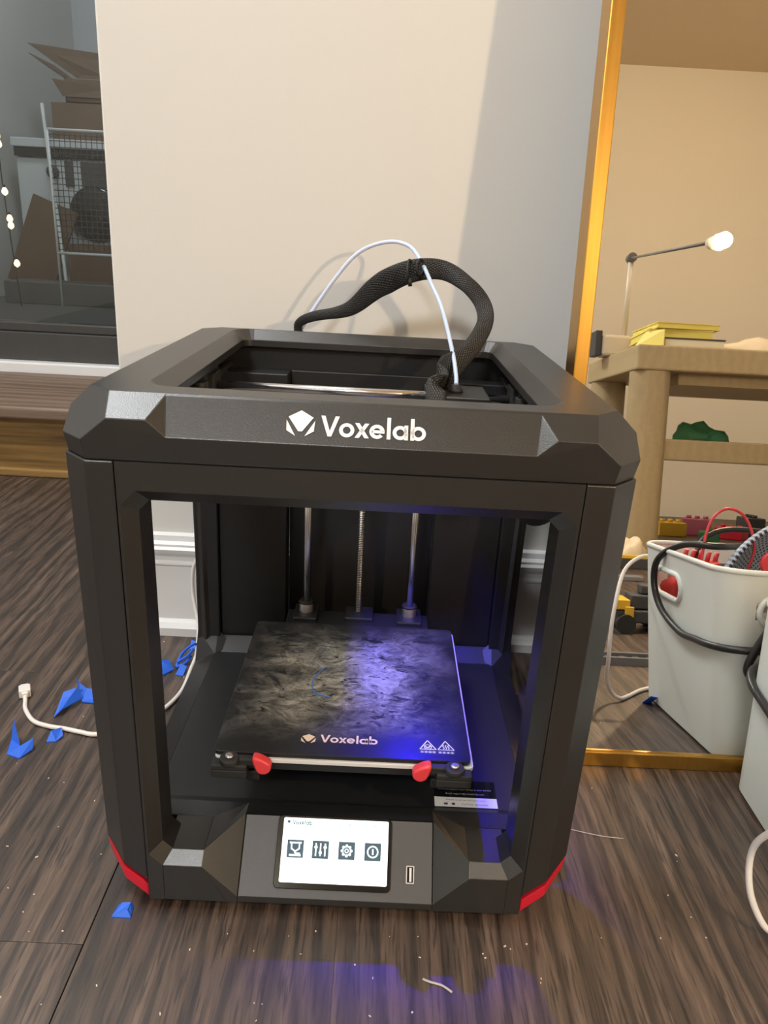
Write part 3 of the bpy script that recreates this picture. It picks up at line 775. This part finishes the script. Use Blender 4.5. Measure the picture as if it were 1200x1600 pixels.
# ================================================================== tube, sleeve and clip above the printer (world coordinates)
def W_(pts): return [(x, y, z+PZ) for x, y, z in pts]
tb = MB().tube(W_([(-.079, .402, .36), (-.0755, .402, .400), (-.0726, .401, .4095), (-.0418, .398, .4569), (-.0150, .396, .4880), (.0152, .388, .5006), (.0388, .373, .4975), (.0523, .346, .4812), (.0625, .328, .462), (.0725, .308, .4420), (.0837, .280, .4045), (.0869, .260, .3860), (.0870, .2510, .3783)]), .0021, 10, 8).build('filament_tube', 'ptfe')
tag(tb, 'thin pale blue plastic tube arching over the black machine', 'tube')
def flat(t, tan):
    # ribbon lies broadside at first, turns edge-on at the bend, then broadside again
    a = Vector((0, -.25, 1)) if t < .35 else Vector((.3, -.55, .9))
    side_ = tan.cross(Vector((0, 1, .2))).normalized()
    ks = ((0, .0045), (.12, .0048), (.22, .0060), (.33, .0128), (.42, .0105), (.50, .0080), (.62, .0085), (.70, .0095), (.77, .0165), (.83, .0150), (.89, .0100), (1, .0070))
    for (ta, wa), (tb2_, wb) in zip(ks, ks[1:]):
        if ta <= t <= tb2_: wd = wa+(wb-wa)*(t-ta)/(tb2_-ta)
    nrm = tan.cross(side_).normalized()
    return side_, nrm, wd, .0026
sl = MB().tube(W_([(-.0790, .3975, .37), (-.0785, .3965, .4000), (-.0765, .393, .4120), (-.0602, .385, .4205), (-.0220, .374, .4310), (.0076, .362, .4560), (.0395, .347, .4735), (.0717, .345, .4770), (.0973, .332, .4650), (.1140, .325, .4473), (.1157, .308, .4295), (.1018, .290, .4071), (.0832, .275, .3905), (.0708, .256, .3820), (.0670, .232, .3790), (.0665, .2185, .370), (.0665, .2175, .350)]), .008, 14, 8, flat).build('cable_sleeve', 'weave')
tag(sl, 'flat black braided cable sleeve looping from the back to the print head', 'cable')
b = MB(); c0 = Vector((.0497, .341, .4800+PZ))
b.tube([c0+Vector((.0062*math.cos(a)*.6, .0062*math.cos(a)*.5, .0072*math.sin(a)-.001)) for a in [2*PI*i/14 for i in range(15)]], .0014, 8, 3)
b.tube([c0+Vector((-.011, .0, -.006))+Vector((.002*math.cos(a), .0075*math.cos(a), .011*math.sin(a)*1)) for a in [2*PI*i/14 for i in range(15)]], .0014, 8, 3)
b.cyl(c0+Vector((-.010, -.006, -.012)), c0+Vector((-.009, -.006, -.020)), .002, n=8)
cl = b.build('cable_clip', 'rubber'); tag(cl, 'small black ring clip holding pale tube to the braided sleeve', 'clip')
# blue strand left on the plate
o = MB().tube(W_([(-.0238, .1923, .1018), (-.031, .178, .1035), (-.0350, .160, .1035), (-.031, .147, .102), (-.0170, .1415, .1011)]), .0006, 6, 6).build('filament_strand', 'blue_filament')
tag(o, 'thin curved blue filament strand lying on the build plate', 'filament')

# ================================================================== floor things, left
wc = MB().tube([(-.3690, .2735, .0045), (-.3655, .266, .0035), (-.358, .250, .003), (-.341, .2303, .003), (-.322, .2225, .003), (-.3036, .2194, .003), (-.2850, .2150, .003), (-.2669, .2122, .003), (-.235, .222, .003), (-.2097, .2623, .003), (-.1990, .300, .003), (-.1995, .345, .003), (-.2010, .385, .006), (-.2045, .4110, .03), (-.2120, .4230, .06), (-.2130, .4245, .09), (-.2070, .4215, .115), (-.1900, .4150, .13), (-.15, .409, .135)], .0024, 10, 8).build('power_cable', 'white_cable')
tag(wc, 'white cable snaking over the floor beside and behind the black machine', 'cable')
b = MB(); d = Vector((-.42, .9, 0)).normalized(); n_ = Vector((d.y, -d.x, 0)); c = Vector((-.3725, .2812, .0055))
b.obox(c, d, n_, Vector((0, 0, 1)), .0070, .0062, .0048); b.obox(c+d*.0085, d, n_, Vector((0, 0, 1)), .0022, .0045, .0035); b.obox(c-d*.008, d, n_, Vector((0, 0, 1)), .0022, .0035, .0032)
b.build('cable_plug', 'white_cable', wc, .001)

def scrap(name, pts2, faces, label, grp='blue tape scraps on the floor'):
    b = MB(); V_ = [Vector(p) for p in pts2]
    n0 = len(V_); vv = V_+[p+Vector((0, 0, .0012)) for p in V_]
    F = []
    for f in faces: F += [tuple(reversed(f)), tuple(i+n0 for i in f)]
    es = {}
    for f in faces:
        for i in range(len(f)):
            e = (f[i], f[(i+1) % len(f)]); k = tuple(sorted(e))
            if k in es: es[k] = None
            else: es[k] = e
    for e in es.values():
        if e: F.append((e[0], e[1], e[1]+n0, e[0]+n0))
    b.add(vv, F); o = b.build(name, 'blue_tape'); return tag(o, label, 'tape scrap', grp)
scrap('tape_scrap', [(-.3505, .199, .0), (-.3445, .176, 0), (-.3290, .1705, 0), (-.3215, .184, .002), (-.3235, .192, .009), (-.3350, .186, .003), (-.3490, .206, .022)], [(0, 1, 5, 6), (1, 2, 5), (2, 3, 4, 5)], 'folded blue tape scrap nearest the lower left, with raised tip')
scrap('tape_scrap', [(-.3140, .1985, 0), (-.3045, .2000, 0), (-.3000, .2075, .002), (-.3050, .2170, .005), (-.3120, .2080, .007)], [(0, 1, 4), (1, 2, 3, 4)], 'small blue tape scrap just below the white cable')
scrap('tape_scrap', [(-.3235, .241, 0), (-.3170, .248, .006), (-.3040, .276, .003), (-.3115, .279, .014), (-.3240, .272, .012)], [(0, 1, 3, 4), (1, 2, 3)], 'pointed blue tape scrap beside the white cable above its bend')
scrap('tape_scrap', [(-.3230, .305, .010), (-.3120, .286, .002), (-.3040, .271, .001), (-.2720, .268, .001), (-.2720, .288, .003), (-.3050, .2890, .007), (-.3140, .2920, .012)], [(0, 1, 6), (1, 2, 5, 6), (2, 3, 4, 5)], 'long blue tape strip partly hidden behind the machine leg')
scrap('tape_scrap', [(-.1730, -.0010, 0), (-.1605, -.0010, 0), (-.1595, -.0125, 0), (-.1745, -.0125, 0), (-.1685, -.003, .005), (-.1620, -.0025, .005), (-.163, -.009, .004)], [(3, 2, 6), (3, 6, 5, 4), (3, 4, 0), (0, 4, 5, 1), (1, 5, 6, 2)], 'small blue tape square in front of the left red foot')
scrap('tape_scrap', [(-.2480, .336, .0), (-.2310, .334, .0), (-.2200, .346, .002), (-.2290, .358, .008), (-.2440, .356, .004), (-.2360, .348, .012)], [(0, 1, 5), (1, 2, 5), (2, 3, 5), (3, 4, 5), (4, 0, 5)], 'crumpled blue tape scrap seen through the left opening')
scrap('tape_scrap', [(-.2155, .337, 0), (-.2060, .335, .0), (-.2050, .350, .004), (-.2130, .353, .006)], [(0, 1, 2, 3)], 'flat blue tape scrap lowest by the cable behind the machine')
b = MB().tube([(-.2190, .352, .002), (-.2160, .372, .010), (-.2060, .388, .014), (-.2010, .394, .01)], .0018, 6, 5); b.tube([(-.2190, .352, .002), (-.2090, .360, .004), (-.2055, .372, .006)], .002, 6, 5); b.tube([(-.2190, .357, .006), (-.2080, .367, .010), (-.2040, .380, .012)], .0018, 6, 5)
tag(b.build('tape_scrap', 'blue_tape'), 'torn blue tape strips in a loop against the white cable', 'tape scrap', 'blue tape scraps on the floor')
scrap('tape_scrap', [(-.2140, .398, 0), (-.2040, .396, 0), (-.2030, .405, .006), (-.2130, .408, .008)], [(0, 1, 2, 3)], 'farthest blue tape scrap near the baseboard')

# crumbs: nobody could count them
b = MB()
spots = [(-.3290, .1640), (-.2890, .1440), (-.2320, .1560)]+[(rnd.uniform(-.36, .34), rnd.uniform(-.11, .18)) for _ in range(60)]+[(rnd.uniform(-.3, -.2), rnd.uniform(.2, .42)) for _ in range(14)]
for x_, y_ in spots:
    if abs(x_) < .19 and y_ > -.012: y_ = -rnd.uniform(.015, .1)
    r = rnd.uniform(.0003, .0007); a = rnd.uniform(0, PI); d = Vector((math.cos(a), math.sin(a), 0)); e = Vector((-d.y, d.x, 0))
    b.obox((x_, y_, r*.5), d, e, Vector((0, 0, 1)), r*rnd.uniform(.8, 1.9), r*.7, r*.5)
tag(b.build('floor_crumbs', 'crumb'), 'pale crumbs and specks scattered over the dark floor', 'crumbs', None, 'stuff')
o = MB().tube([(.186, .118, .0006), (.21, .108, .0006), (.24, .100, .0006), (.262, .0975, .0006)], .00035, 5, 5).build('loose_thread', 'thread'); tag(o, 'hair-thin pale thread on the floor right of the machine', 'thread')
o = MB().tube([(.0690, -.0545, .0008), (.0750, -.0570, .001), (.0830, -.0590, .0008), (.090, -.0640, .0008)], .0009, 5, 5).build('lint_wisp', 'thread'); tag(o, 'whitish lint wisp on the floor before the machine', 'lint')

# ================================================================== white bin at the right and what is in it
bn = empty('storage_bin', (.545, .075, 0)); tag(bn, 'white plastic storage bin with handle holes, full of cables, by the mirror', 'bin')
def binloop(z, grow, inset=0.):
    k = z/.21; x0, x1 = .401-.016*k+inset, .690+.019*k-inset; y0, y1 = -.042-.020*k+inset, .188+.012*k-inset
    return [(x-.545, y-.075, z) for x, y in rrect(x0, x1, y0, y1, .022+.016*k-inset*.5, 8)]
N_ = len(binloop(0, 0))
zs = [.0, .004, .05, .10, .154, .160, .166, .174, .180, .186, .204, .21]
outl = [binloop(z, 0, .004 if z == 0 else 0) for z in zs]; inl = [binloop(max(z, .004), 0, .0030) for z in zs]
def fine(loop):     # add points along the straight sides so that handle holes can be cut
    out = []
    for i in range(len(loop)):
        a, c = Vector(loop[i]), Vector(loop[(i+1) % len(loop)]); k = 24 if (c-a).length > .12 else 1
        out += [tuple(a.lerp(c, j/k)) for j in range(k)]
    return out
outl = [fine(l) for l in outl]; inl = [fine(l) for l in inl]; n = len(outl[0])
def hole(p0, p1, z):
    x, y = (p0[0]+p1[0])/2+.545, (p0[1]+p1[1])/2+.075
    if not .154 < z < .186: return False
    lim = .042 if .160 < z < .180 else .036
    if x < .41 or x > .69: return abs(y-.043) < lim
    if y > .15 or y < -.02: return abs(x-.470) < lim
    return False
b = MB(); vs = [p for l in outl for p in l]+[p for l in inl for p in l]; F = []; K = len(zs)
def io(k, i): return k*n+i % n
def ii(k, i): return K*n+k*n+i % n
cut = {(k, i): hole(outl[k][i], outl[k][(i+1) % n], (zs[k]+zs[k+1])/2) for k in range(K-1) for i in range(n)}
for k in range(K-1):
    for i in range(n):
        if cut[k, i]:
            for dk, di, e in ((-1, 0, (io(k, i), io(k, i+1), ii(k, i+1), ii(k, i))), (1, 0, (io(k+1, i), io(k+1, i+1), ii(k+1, i+1), ii(k+1, i))),
                              (0, -1, (io(k, i), io(k+1, i), ii(k+1, i), ii(k, i))), (0, 1, (io(k, i+1), io(k+1, i+1), ii(k+1, i+1), ii(k, i+1)))):
                if not cut.get((k+dk, (i+di) % n), False): F.append(e)
            continue
        F.append((io(k, i), io(k, i+1), io(k+1, i+1), io(k+1, i))); F.append((ii(k, i), ii(k, i+1), ii(k+1, i+1), ii(k+1, i)))
for i in range(n): F.append((io(K-1, i), io(K-1, i+1), ii(K-1, i+1), ii(K-1, i)))
F.append(tuple(io(0, i) for i in range(n))); F.append(tuple(ii(0, i) for i in range(n)))
b.add(vs, F, False); bo = b.build('bin_body', 'bin', bn); bo.data.polygons.foreach_set('use_smooth', [True]*len(bo.data.polygons)); es = bo.modifiers.new('split', 'EDGE_SPLIT'); es.split_angle = math.radians(38)
rim = [Vector(p) for p in binloop(.2105, 0, .0015)]; rim.append(rim[0])
MB().tube(rim, .0034, 8, 1, spline=False).build('rolled_rim', 'bin', bn)
def rimhole(face):
    P = []
    for cx_, a0 in ((1, -PI/2), (-1, PI/2)):
        for i in range(9):
            a = a0+PI*i/8; P.append((cx_*.027+.016*math.cos(a), .170+.016*math.sin(a)))
    P.append(P[0]); out = []
    for u, z in P:
        k = z/.21
        out.append(Vector((.401-.016*k-.545, .043+u-.075, z)) if face == 'l' else Vector((.470+u-.545, .188+.012*k-.075, z)))
    return out
for fc in 'lb': MB().tube(rimhole(fc), .0036, 8, 1, spline=False).build('handle_ring', 'bin', bn)
# contents
def arc(c, r, a0, a1, n=24): return [(c[0]+r*math.cos(a0+(a1-a0)*i/n), c[1], c[2]+r*math.sin(a0+(a1-a0)*i/n)) for i in range(n+1)]
hu = empty('perforated_shell', (.545, .055, .155)); tag(hu, 'blue-grey perforated plastic shell standing up in the white bin', 'toy')
b = MB(); L = []; f0 = 0
R_ = .115
for k in range(9):
    ph = k/8*PI/2*.92
    L.append([(R_*math.cos(a)*math.cos(ph)*1.05, .045-.075*math.sin(ph), R_*math.sin(a)*math.cos(ph)*1.0) for a in [PI*i/32 for i in range(33)]])
nn = 33; vs = [p for l in L for p in l]; F = []
for k in range(8):
    for i in range(32):
        b.uv[len(F)] = [(i/32*2.2, k/8), ((i+1)/32*2.2, k/8), ((i+1)/32*2.2, (k+1)/8), (i/32*2.2, (k+1)/8)]; F.append((k*nn+i, k*nn+i+1, (k+1)*nn+i+1, (k+1)*nn+i))
b.add(vs, F, True); so = b.build('shell_body', 'perf', hu); sd = so.modifiers.new('thick', 'SOLIDIFY'); sd.thickness = .004
for xx, zz in ((-.062, .055), (.045, .058)):
    b = MB().lathe([(.002, .012), (.012, .010), (.016, .003), (.016, -.004)], (xx, .058, zz), 20, 'Y'); p_ = b.build('pad', 'lever_red', hu); p_['label'] = 'red pad'
b = MB().lathe([(.002, .006), (.024, .004), (.028, -.004)], (-.012, .056, .03), 28, 'Y'); b.build('centre_cap', 'rubber', hu)
o = MB().tube([(.415, .085, .150), (.412, .080, .205), (.422, .070, .250), (.440, .070, .2690), (.462, .072, .262), (.474, .078, .232), (.468, .085, .205), (.45, .09, .165)], .0018, 8, 8).build('red_wire', 'red_wire'); tag(o, 'thin red wire looping above the rim of the white bin', 'wire')
o = MB().tube([(.52, -.01, .218), (.46, .06, .2230), (.425, .085, .2245), (.398, .055, .2215), (.3795, .028, .200), (.3790, .020, .168), (.3830, .040, .138), (.3858, .095, .122), (.3862, .140, .124), (.3885, .172, .126), (.400, .196, .128), (.424, .2080, .130), (.450, .2105, .134), (.480, .2115, .137)], .0042, 10, 8).build('black_cable', 'black_cable'); tag(o, 'thick black cable hanging in a loop outside the white bin', 'cable')
o = MB().tube([(.47, .17, .165), (.455, .188, .170), (.450, .2105, .172), (.434, .2140, .160), (.419, .2125, .132), (.413, .2100, .112), (.419, .2080, .104), (.433, .2070, .113), (.448, .2075, .121)], .0042, 10, 8).build('black_cable', 'black_cable'); tag(o, 'second black cable looping out of the bin handle facing the mirror', 'cable')
o = MB().tube([(.62, .05, .22), (.54, .03, .236), (.47, .02, .240), (.43, .03, .222), (.42, .05, .18)], .0036, 8, 8).build('black_cable', 'black_cable'); tag(o, 'black cable lying across the top of the full bin', 'cable')
b = MB(); b.obox((.425, .05, .188), Vector((.9, .3, .3)).normalized(), Vector((-.3, .95, 0)).normalized(), Vector((-.28, -.1, .95)).normalized(), .022, .028, .010)
for k in range(5): b.cyl((.410+.007*k, .03+.006*k, .195), (.412+.007*k, .034+.006*k, .214), .003, n=8)
tag(b.build('circuit_board', 'red_wire'), 'red circuit board block with pins inside the bin near its handle', 'electronics')
b = MB().box(.40+.012, .66, -.03, .16, .006, .134); tag(b.build('packed_clutter', 'book_dark'), 'dark packed clutter filling the lower part of the white bin', 'clutter', None, 'stuff')
o = MB().tube([(.470, -.035, .166), (.462, -.062, .168), (.445, -.078, .176), (.420, -.084, .186), (.396, -.084, .186), (.366, -.060, .168), (.3420, -.015, .125), (.3320, .008, .090), (.3300, .0145, .064), (.3320, .006, .036), (.3430, -.003, .013), (.3560, -.006, .0045), (.3720, -.022, .003), (.4000, -.052, .003), (.43, -.072, .003)], .0027, 10, 8).build('charging_cable', 'white_cable'); tag(o, 'white cord hanging loosely beside the white bin down to the floor', 'cord')

# ================================================================== the room behind, seen in the mirror
tb_ = empty('console_table', (.832, -2.08, 0)); tag(tb_, 'sandy wood console table with a shelf, seen in the mirror', 'table')
TL, TDp = 1.33, .585
MB().box(0, TL, 0, TDp, .612, .692).build('tabletop', 'table', tb_, .006)
MB().box(.10, TL-.1, .04, TDp-.03, .325, .395).build('shelf', 'table', tb_, .005)
MB().box(.16, TL-.16, .05, TDp-.06, .575, .611).build('apron', 'table', tb_)
for x0 in (.004, TL-.128):
    for y0 in (.004, TDp-.124):
        MB().prism(rrect(x0, x0+.124, y0, y0+.12, .05, 8), 0, .6115).build('leg', 'table', tb_)
def book(x0, x1, y0, y1, z0, z1, m, label, rz=0):
    bx_ = empty('book', ((x0+x1)/2, (y0+y1)/2, z0), rz); tag(bx_, label, 'book', 'stack of pads and books on the table')
    hx, hy, h = (x1-x0)/2, (y1-y0)/2, z1-z0
    MB().box(-hx, hx, -hy, hy, 0, h*.16).build('cover', m, bx_); MB().box(-hx+.003, hx-.003, -hy+.003, hy-.003, h*.16, h*.84).build('pages', 'paper_cream' if m != 'paper_yellow' else 'paper_yellow', bx_); MB().box(-hx, hx, -hy, hy, h*.84, h).build('cover', m, bx_)
book(.935, 1.135, -1.78, -1.55, .693, .7265, 'book_dark', 'dark book at the bottom of the stack on the table')
book(.895, 1.105, -1.80, -1.57, .7275, .7560, 'paper_yellow', 'yellow pad in the middle of the table stack', .05)
book(.905, 1.115, -1.79, -1.56, .7570, .7760, 'paper_yellow', 'thin bright yellow pad topmost of the table stack', -.04)
b = MB().loft([[(.855, -1.60, .6935), (.925, -1.525, .6935), (.928, -1.535, .745), (.89, -1.60, .745)], [(.852, -1.598, .6965), (.921, -1.522, .6965), (.925, -1.531, .748), (.887, -1.596, .748)]])
tag(b.build('loose_sheet', 'paper_yellow'), 'tilted loose yellow sheet leaning on the table stack', 'paper')
def blob(name, m, c, sx, sy, sz, seed, label, cat):
    bm = bmesh.new(); bmesh.ops.create_icosphere(bm, subdivisions=3, radius=1); r_ = random.Random(seed)
    ph = [r_.uniform(0, 6.28) for _ in range(6)]
    for v in bm.verts:
        k = 1+.22*math.sin(4*v.co.x+ph[0])*math.cos(3*v.co.y+ph[1])+.14*math.sin(7*v.co.y+ph[2]+3*v.co.z)+.1*math.sin(9*v.co.x+ph[3])
        v.co = Vector((v.co.x*sx*k, v.co.y*sy*k, max(-.0, v.co.z*k)*sz))
    me = bpy.data.meshes.new(name); bm.to_mesh(me); bm.free(); me.materials.append(M[m])
    for p in me.polygons: p.use_smooth = True
    o = bpy.data.objects.new(name, me); C.objects.link(o); o.location = c; return tag(o, label, cat)
blob('crumpled_cloth', 'cream_cloth', (1.30, -1.68, .6925), .125, .10, .058, 3, 'crumpled cream cloth on the table right of the yellow pads', 'cloth')
blob('green_cloth', 'green', (1.13, -1.72, .3955), .085, .07, .062, 5, 'dark green crumpled cloth on the table shelf', 'cloth')
blob('red_pouch', 'lever_red', (.437, -.002, .135), .030, .036, .044, 21, 'dark red pouch showing through the handle hole of the bin', 'pouch')
# desk lamp with long arm
LP = Vector((.683, -.570, .766))
dl = empty('desk_lamp', (.86, -1.86, .6925)); tag(dl, 'cream desk lamp with a long thin arm and bright bulb', 'lamp')
def loc(p): return Vector(p)-Vector((.86, -1.86, .6925))
MB().box(-.05, .055, -.05, .04, 0, .075).build('lamp_base', 'lamp_metal', dl, .01); MB().box(-.075, -.051, -.045, .03, 0, .09).build('clamp_plate', 'dark_toy', dl, .003)
MB().cyl((.035, .0, .076), (.035, .02, .345), .0095, n=14).build('pole', 'lamp_metal', dl)
jt = Vector((.035, .02, .353)); MB().cyl(jt-Vector((0, .015, 0)), jt+Vector((0, .015, 0)), .017, n=16).build('joint', 'joint', dl)
hd_ = loc(LP)+Vector((.0, -.062, .012)); MB().cyl(jt+(hd_-jt).normalized()*.018, hd_, .004, n=8).build('arm', 'joint', dl)
lh = MB().cyl(loc(LP)+Vector((0, -.064, .010)), loc(LP)+Vector((0, -.021, .002)), .012, .017, n=18).build('lamp_socket', 'lamp_metal', dl)
bm = bmesh.new(); bmesh.ops.create_uvsphere(bm, u_segments=20, v_segments=12, radius=.0155); me = bpy.data.meshes.new('bulb'); bm.to_mesh(me); bm.free(); me.materials.append(M['bulb'])
o = bpy.data.objects.new('bulb', me); C.objects.link(o); o.parent = dl; o.location = loc(LP); o['label'] = 'glowing warm bulb'
# toys on the floor seen in the mirror
tv = empty('toy_vehicle', (.525, -.445, 0)); tag(tv, 'small black and yellow toy vehicle on the floor, seen in the mirror', 'toy')
b = MB(); b.box(-.05, .05, -.03, .03, .018, .042); b.box(-.02, .045, -.022, .022, .043, .07); b.box(.0, .03, -.015, .015, .071, .088); b.build('chassis', 'dark_toy', tv, .003)
b = MB(); b.box(-.055, -.025, -.018, .032, .043, .062); b.box(-.035, -.018, .0305, .036, .02, .05); b.build('yellow_bracket', 'yellow', tv, .002)
for sx_ in (-.033, .033):
    for sy_ in (-.037, .037): MB().cyl((sx_, sy_-.006, .018), (sx_, sy_+.006, .018), .018, n=18).build('wheel', 'rubber', tv)
def track(c, L_, m, label):
    t = empty('toy_track', c); tag(t, label, 'toy track', 'toy track strips on the floor')
    MB().box(0, L_, -.018, -.012, 0, .012).build('rail', m, t); MB().box(0, L_, .012, .018, 0, .012).build('rail', m, t)
    b = MB(); k = 0
    while k*.022+.01 < L_: b.box(k*.022, k*.022+.010, -.0118, .0118, .002, .008); k += 1
    b.build('sleepers', 'dark_toy', t)['kind'] = 'stuff'
track((.33, -.205, 0), .20, 'mid_toy', 'grey toy track strip nearest to the mirror beside the bin')
track((.40, -.46, 0), .06, 'mid_toy', 'short grey toy track strip by the toy vehicle')
tb2 = empty('toy_spirit_level', (.72, -1.26, 0)); tag(tb2, 'yellow and black bar-shaped toy on the floor before the table', 'toy'); MB().box(-.06, .16, -.012, .012, .0, .03).build('bar', 'dark_toy', tb2, .002); MB().box(-.06, .16, -.012, .012, .0305, .04).build('top_strip', 'yellow', tb2, .001); MB().box(-.03, .0, .0122, .018, .004, .026).build('badge', 'yellow', tb2)
tag(MB().box(.56, .74, -1.06, -1.02, 0, .012).build('toy_plank', 'mid_toy', None, .002), 'flat grey bar on the floor behind the toy vehicle', 'toy')
blob('white_pouch', 'cream_cloth', (.83, -1.40, 0.0), .045, .03, .075, 9, 'whitish small pouch on the floor before the table leg', 'pouch')
blob('blue_pouch', 'toy_blue', (.745, -1.43, 0.0), .035, .03, .055, 11, 'blue-grey small bundle beside the whitish pouch', 'pouch')
for k, (x_, y_, m_, sz, wd) in enumerate([(1.30, -2.32, 'yellow', .06, 'yellow'), (1.45, -2.40, 'pink_toy', .075, 'pink'), (1.56, -2.30, 'red', .05, 'red'), (1.18, -2.5, 'dark_toy', .07, 'black'), (1.70, -2.42, 'dark_toy', .09, 'dark grey'), (1.40, -2.15, 'green', .04, 'green')]):
    t = empty('toy_block', (x_, y_, 0), .4*k); tag(t, wd+' toy block on the floor under the table in the mirror', 'toy', 'toy blocks under the table')
    MB().box(-.06, .06, -.04, .04, 0, sz).build('block_body', m_, t, .004)
    b = MB()
    for q in (-.035, 0, .035): b.cyl((q, 0, sz), (q, 0, sz+.012), .011, n=10)
    b.build('studs', m_, t)
scrap('tape_scrap', [(.386, -.005, 0), (.399, -.008, 0), (.400, .010, .012), (.390, .012, .014)], [(0, 1, 2, 3)], 'blue tape scrap against the bin bottom, seen in the mirror')

# ================================================================== beyond the glass
FZ = .15
ap = empty('washing_machine', (-1.43, 3.72, FZ)); tag(ap, 'grey-white front-loading machine with dark round door behind the glass', 'appliance')
MB().box(-.30, .30, -.30, .30, .02, .62).build('cabinet', 'appliance', ap, .008); MB().box(-.30, .30, -.315, .30, .621, .66).build('black_strip', 'dark_glass', ap, .003)
MB().box(-.31, .31, -.32, .31, .661, .70).build('worktop', 'appliance', ap, .004)
b = MB().lathe([(.125, -.0), (.125, .012), (.105, .02), (.002, .022)], (.06, -.301, .385), 36, 'Y'); b.build('round_door', 'dark_glass', ap)
MB().lathe([(.028, 0), (.028, .014), (.02, .02)], (-.13, -.301, .56), 20, 'Y').build('knob', 'dark_toy', ap)
for a, c in ((-.075, -.035), (.0, .13)): MB().box(a, c, -.306, -.3005, .50, .61).build('control_window', 'dark_toy', ap)
for a in (-.26, .26): MB().box(a-.02, a+.02, -.28, .28, 0, .0195).build('foot', 'rubber', ap)
def carton(c, hx, hy, h, label, rz=0, flaps=True, tilt=0):
    t = empty('cardboard_box', c, rz); tag(t, label, 'box', None)
    b = MB(); b.box(-hx, hx, -hy, -hy+.006, 0, h); b.box(-hx, hx, hy-.006, hy, 0, h); b.box(-hx, -hx+.006, -hy+.006, hy-.006, 0, h); b.box(hx-.006, hx, -hy+.006, hy-.006, 0, h); b.box(-hx, hx, -hy, hy, 0, .006)
    b.build('carton', 'card', t)
    if flaps:
        for s in (-1, 1):
            MB().loft([[(s*hx, y, z) for y, z in ((-hy, h), (hy, h))]+[(s*(hx+hx*.9), y, h+hx*.55) for y in (hy, -hy)], [(s*hx, y, z+.005) for y, z in ((-hy, h), (hy, h))]+[(s*(hx+hx*.9), y, h+hx*.55+.005) for y in (hy, -hy)]]).build('flap', 'card', t)
    return t
carton((-1.475, 3.72, .8505), .125, .16, .17, 'brown cardboard box on the machine behind the glass', 0, False)
t = carton((-1.36, 3.70, 1.0215), .17, .14, .10, 'open-flapped dark cardboard box on top of the brown box')
def slab(P): P = [Vector(p)-Vector((-1.36, 3.70, 1.0215)) for p in P]; return MB().loft([P, [p+Vector((0, .006, .002)) for p in P]])
slab([(-1.66, 3.50, 1.247), (-1.30, 3.555, 1.225), (-1.30, 3.558, 1.123), (-1.467, 3.558, 1.123)]).build('flap', 'card', t)
slab([(-1.572, 3.52, 1.112), (-1.31, 3.556, 1.09), (-1.31, 3.556, 1.045), (-1.535, 3.54, 1.045)]).build('flap', 'card', t)
t = carton((-1.66, 3.28, FZ+.05), .10, .012, .40, 'flattened cardboard piece leaning in front of the machine', .2, False); t.rotation_euler = (0, .38, .15)
t = carton((-1.30, 3.32, FZ), .15, .09, .25, 'low cardboard box on the deck before the machine', 0, False)
rk = empty('wire_rack', (-1.27, 3.0, FZ)); tag(rk, 'pale wire mesh rack standing behind the glass', 'rack')
b = MB()
for p, q in (((-.13, 0), (-.13, .70)), ((.2, 0), (.2, .70)), ((-.13, .70), (.2, .70)), ((-.13, .22), (.2, .22))): b.cyl((p[0], 0, p[1]), (q[0], 0, q[1]), .006, n=8)
b.build('rack_frame', 'wire_white', rk)
b = MB()
for k in range(16): b.cyl((-.13+.022*k, .003, .23), (-.13+.022*k, .003, .69), .0018, n=5)
for k in range(20): b.cyl((-.13, -.002, .235+.0235*k), (.2, -.002, .235+.0235*k), .0018, n=5)
b.build('rack_mesh', 'dark_toy', rk)['kind'] = 'stuff'
o = MB().tube([(-1.450, 3.19, .151), (-1.478, 3.24, .38), (-1.520, 3.30, .65), (-1.572, 3.388, .99)], .0085, 8, 6).build('cord_pole', 'wire_white'); tag(o, 'pale cord built as a thin pole leaning on the machine behind the glass', 'pole')  # stands in for a loose pale cord
tag(MB().box(-1.65, -1.05, 3.0, 3.16, FZ, .245).build('plank_bench', 'deck', None, .004), 'low grey-brown bench plank on the deck behind the glass', 'bench')
for k, (x_, z_) in enumerate(((-1.495, .80), (-1.492, .77), (-1.488, .60), (-1.480, .50), (-1.478, .475), (-1.470, .33))):
    t = empty('fairy_light', (x_-.02, 2.80, z_)); tag(t, ('topmost', 'second', 'third', 'fourth', 'fifth', 'lowest')[k]+' golden fairy light down the string behind the glass', 'light', 'golden fairy lights behind the glass')
    MB().lathe([(.002, -.016), (.011, -.008), (.012, .0), (.007, .011), (.003, .014)], (0, 0, 0), 12).build('bulb', 'fairy', t); MB().cyl((0, 0, .0141), (0, 0, .024), .004, n=8).build('cap', 'dark_toy', t)
o = MB().tube([(-1.52, 2.803, 2.49), (-1.517, 2.803, .83), (-1.513, 2.803, .60), (-1.505, 2.803, .40), (-1.49, 2.803, .16)], .0025, 6, 6).build('light_string', 'dark_toy'); tag(o, 'thin dark wire of the fairy lights behind the glass', 'wire')
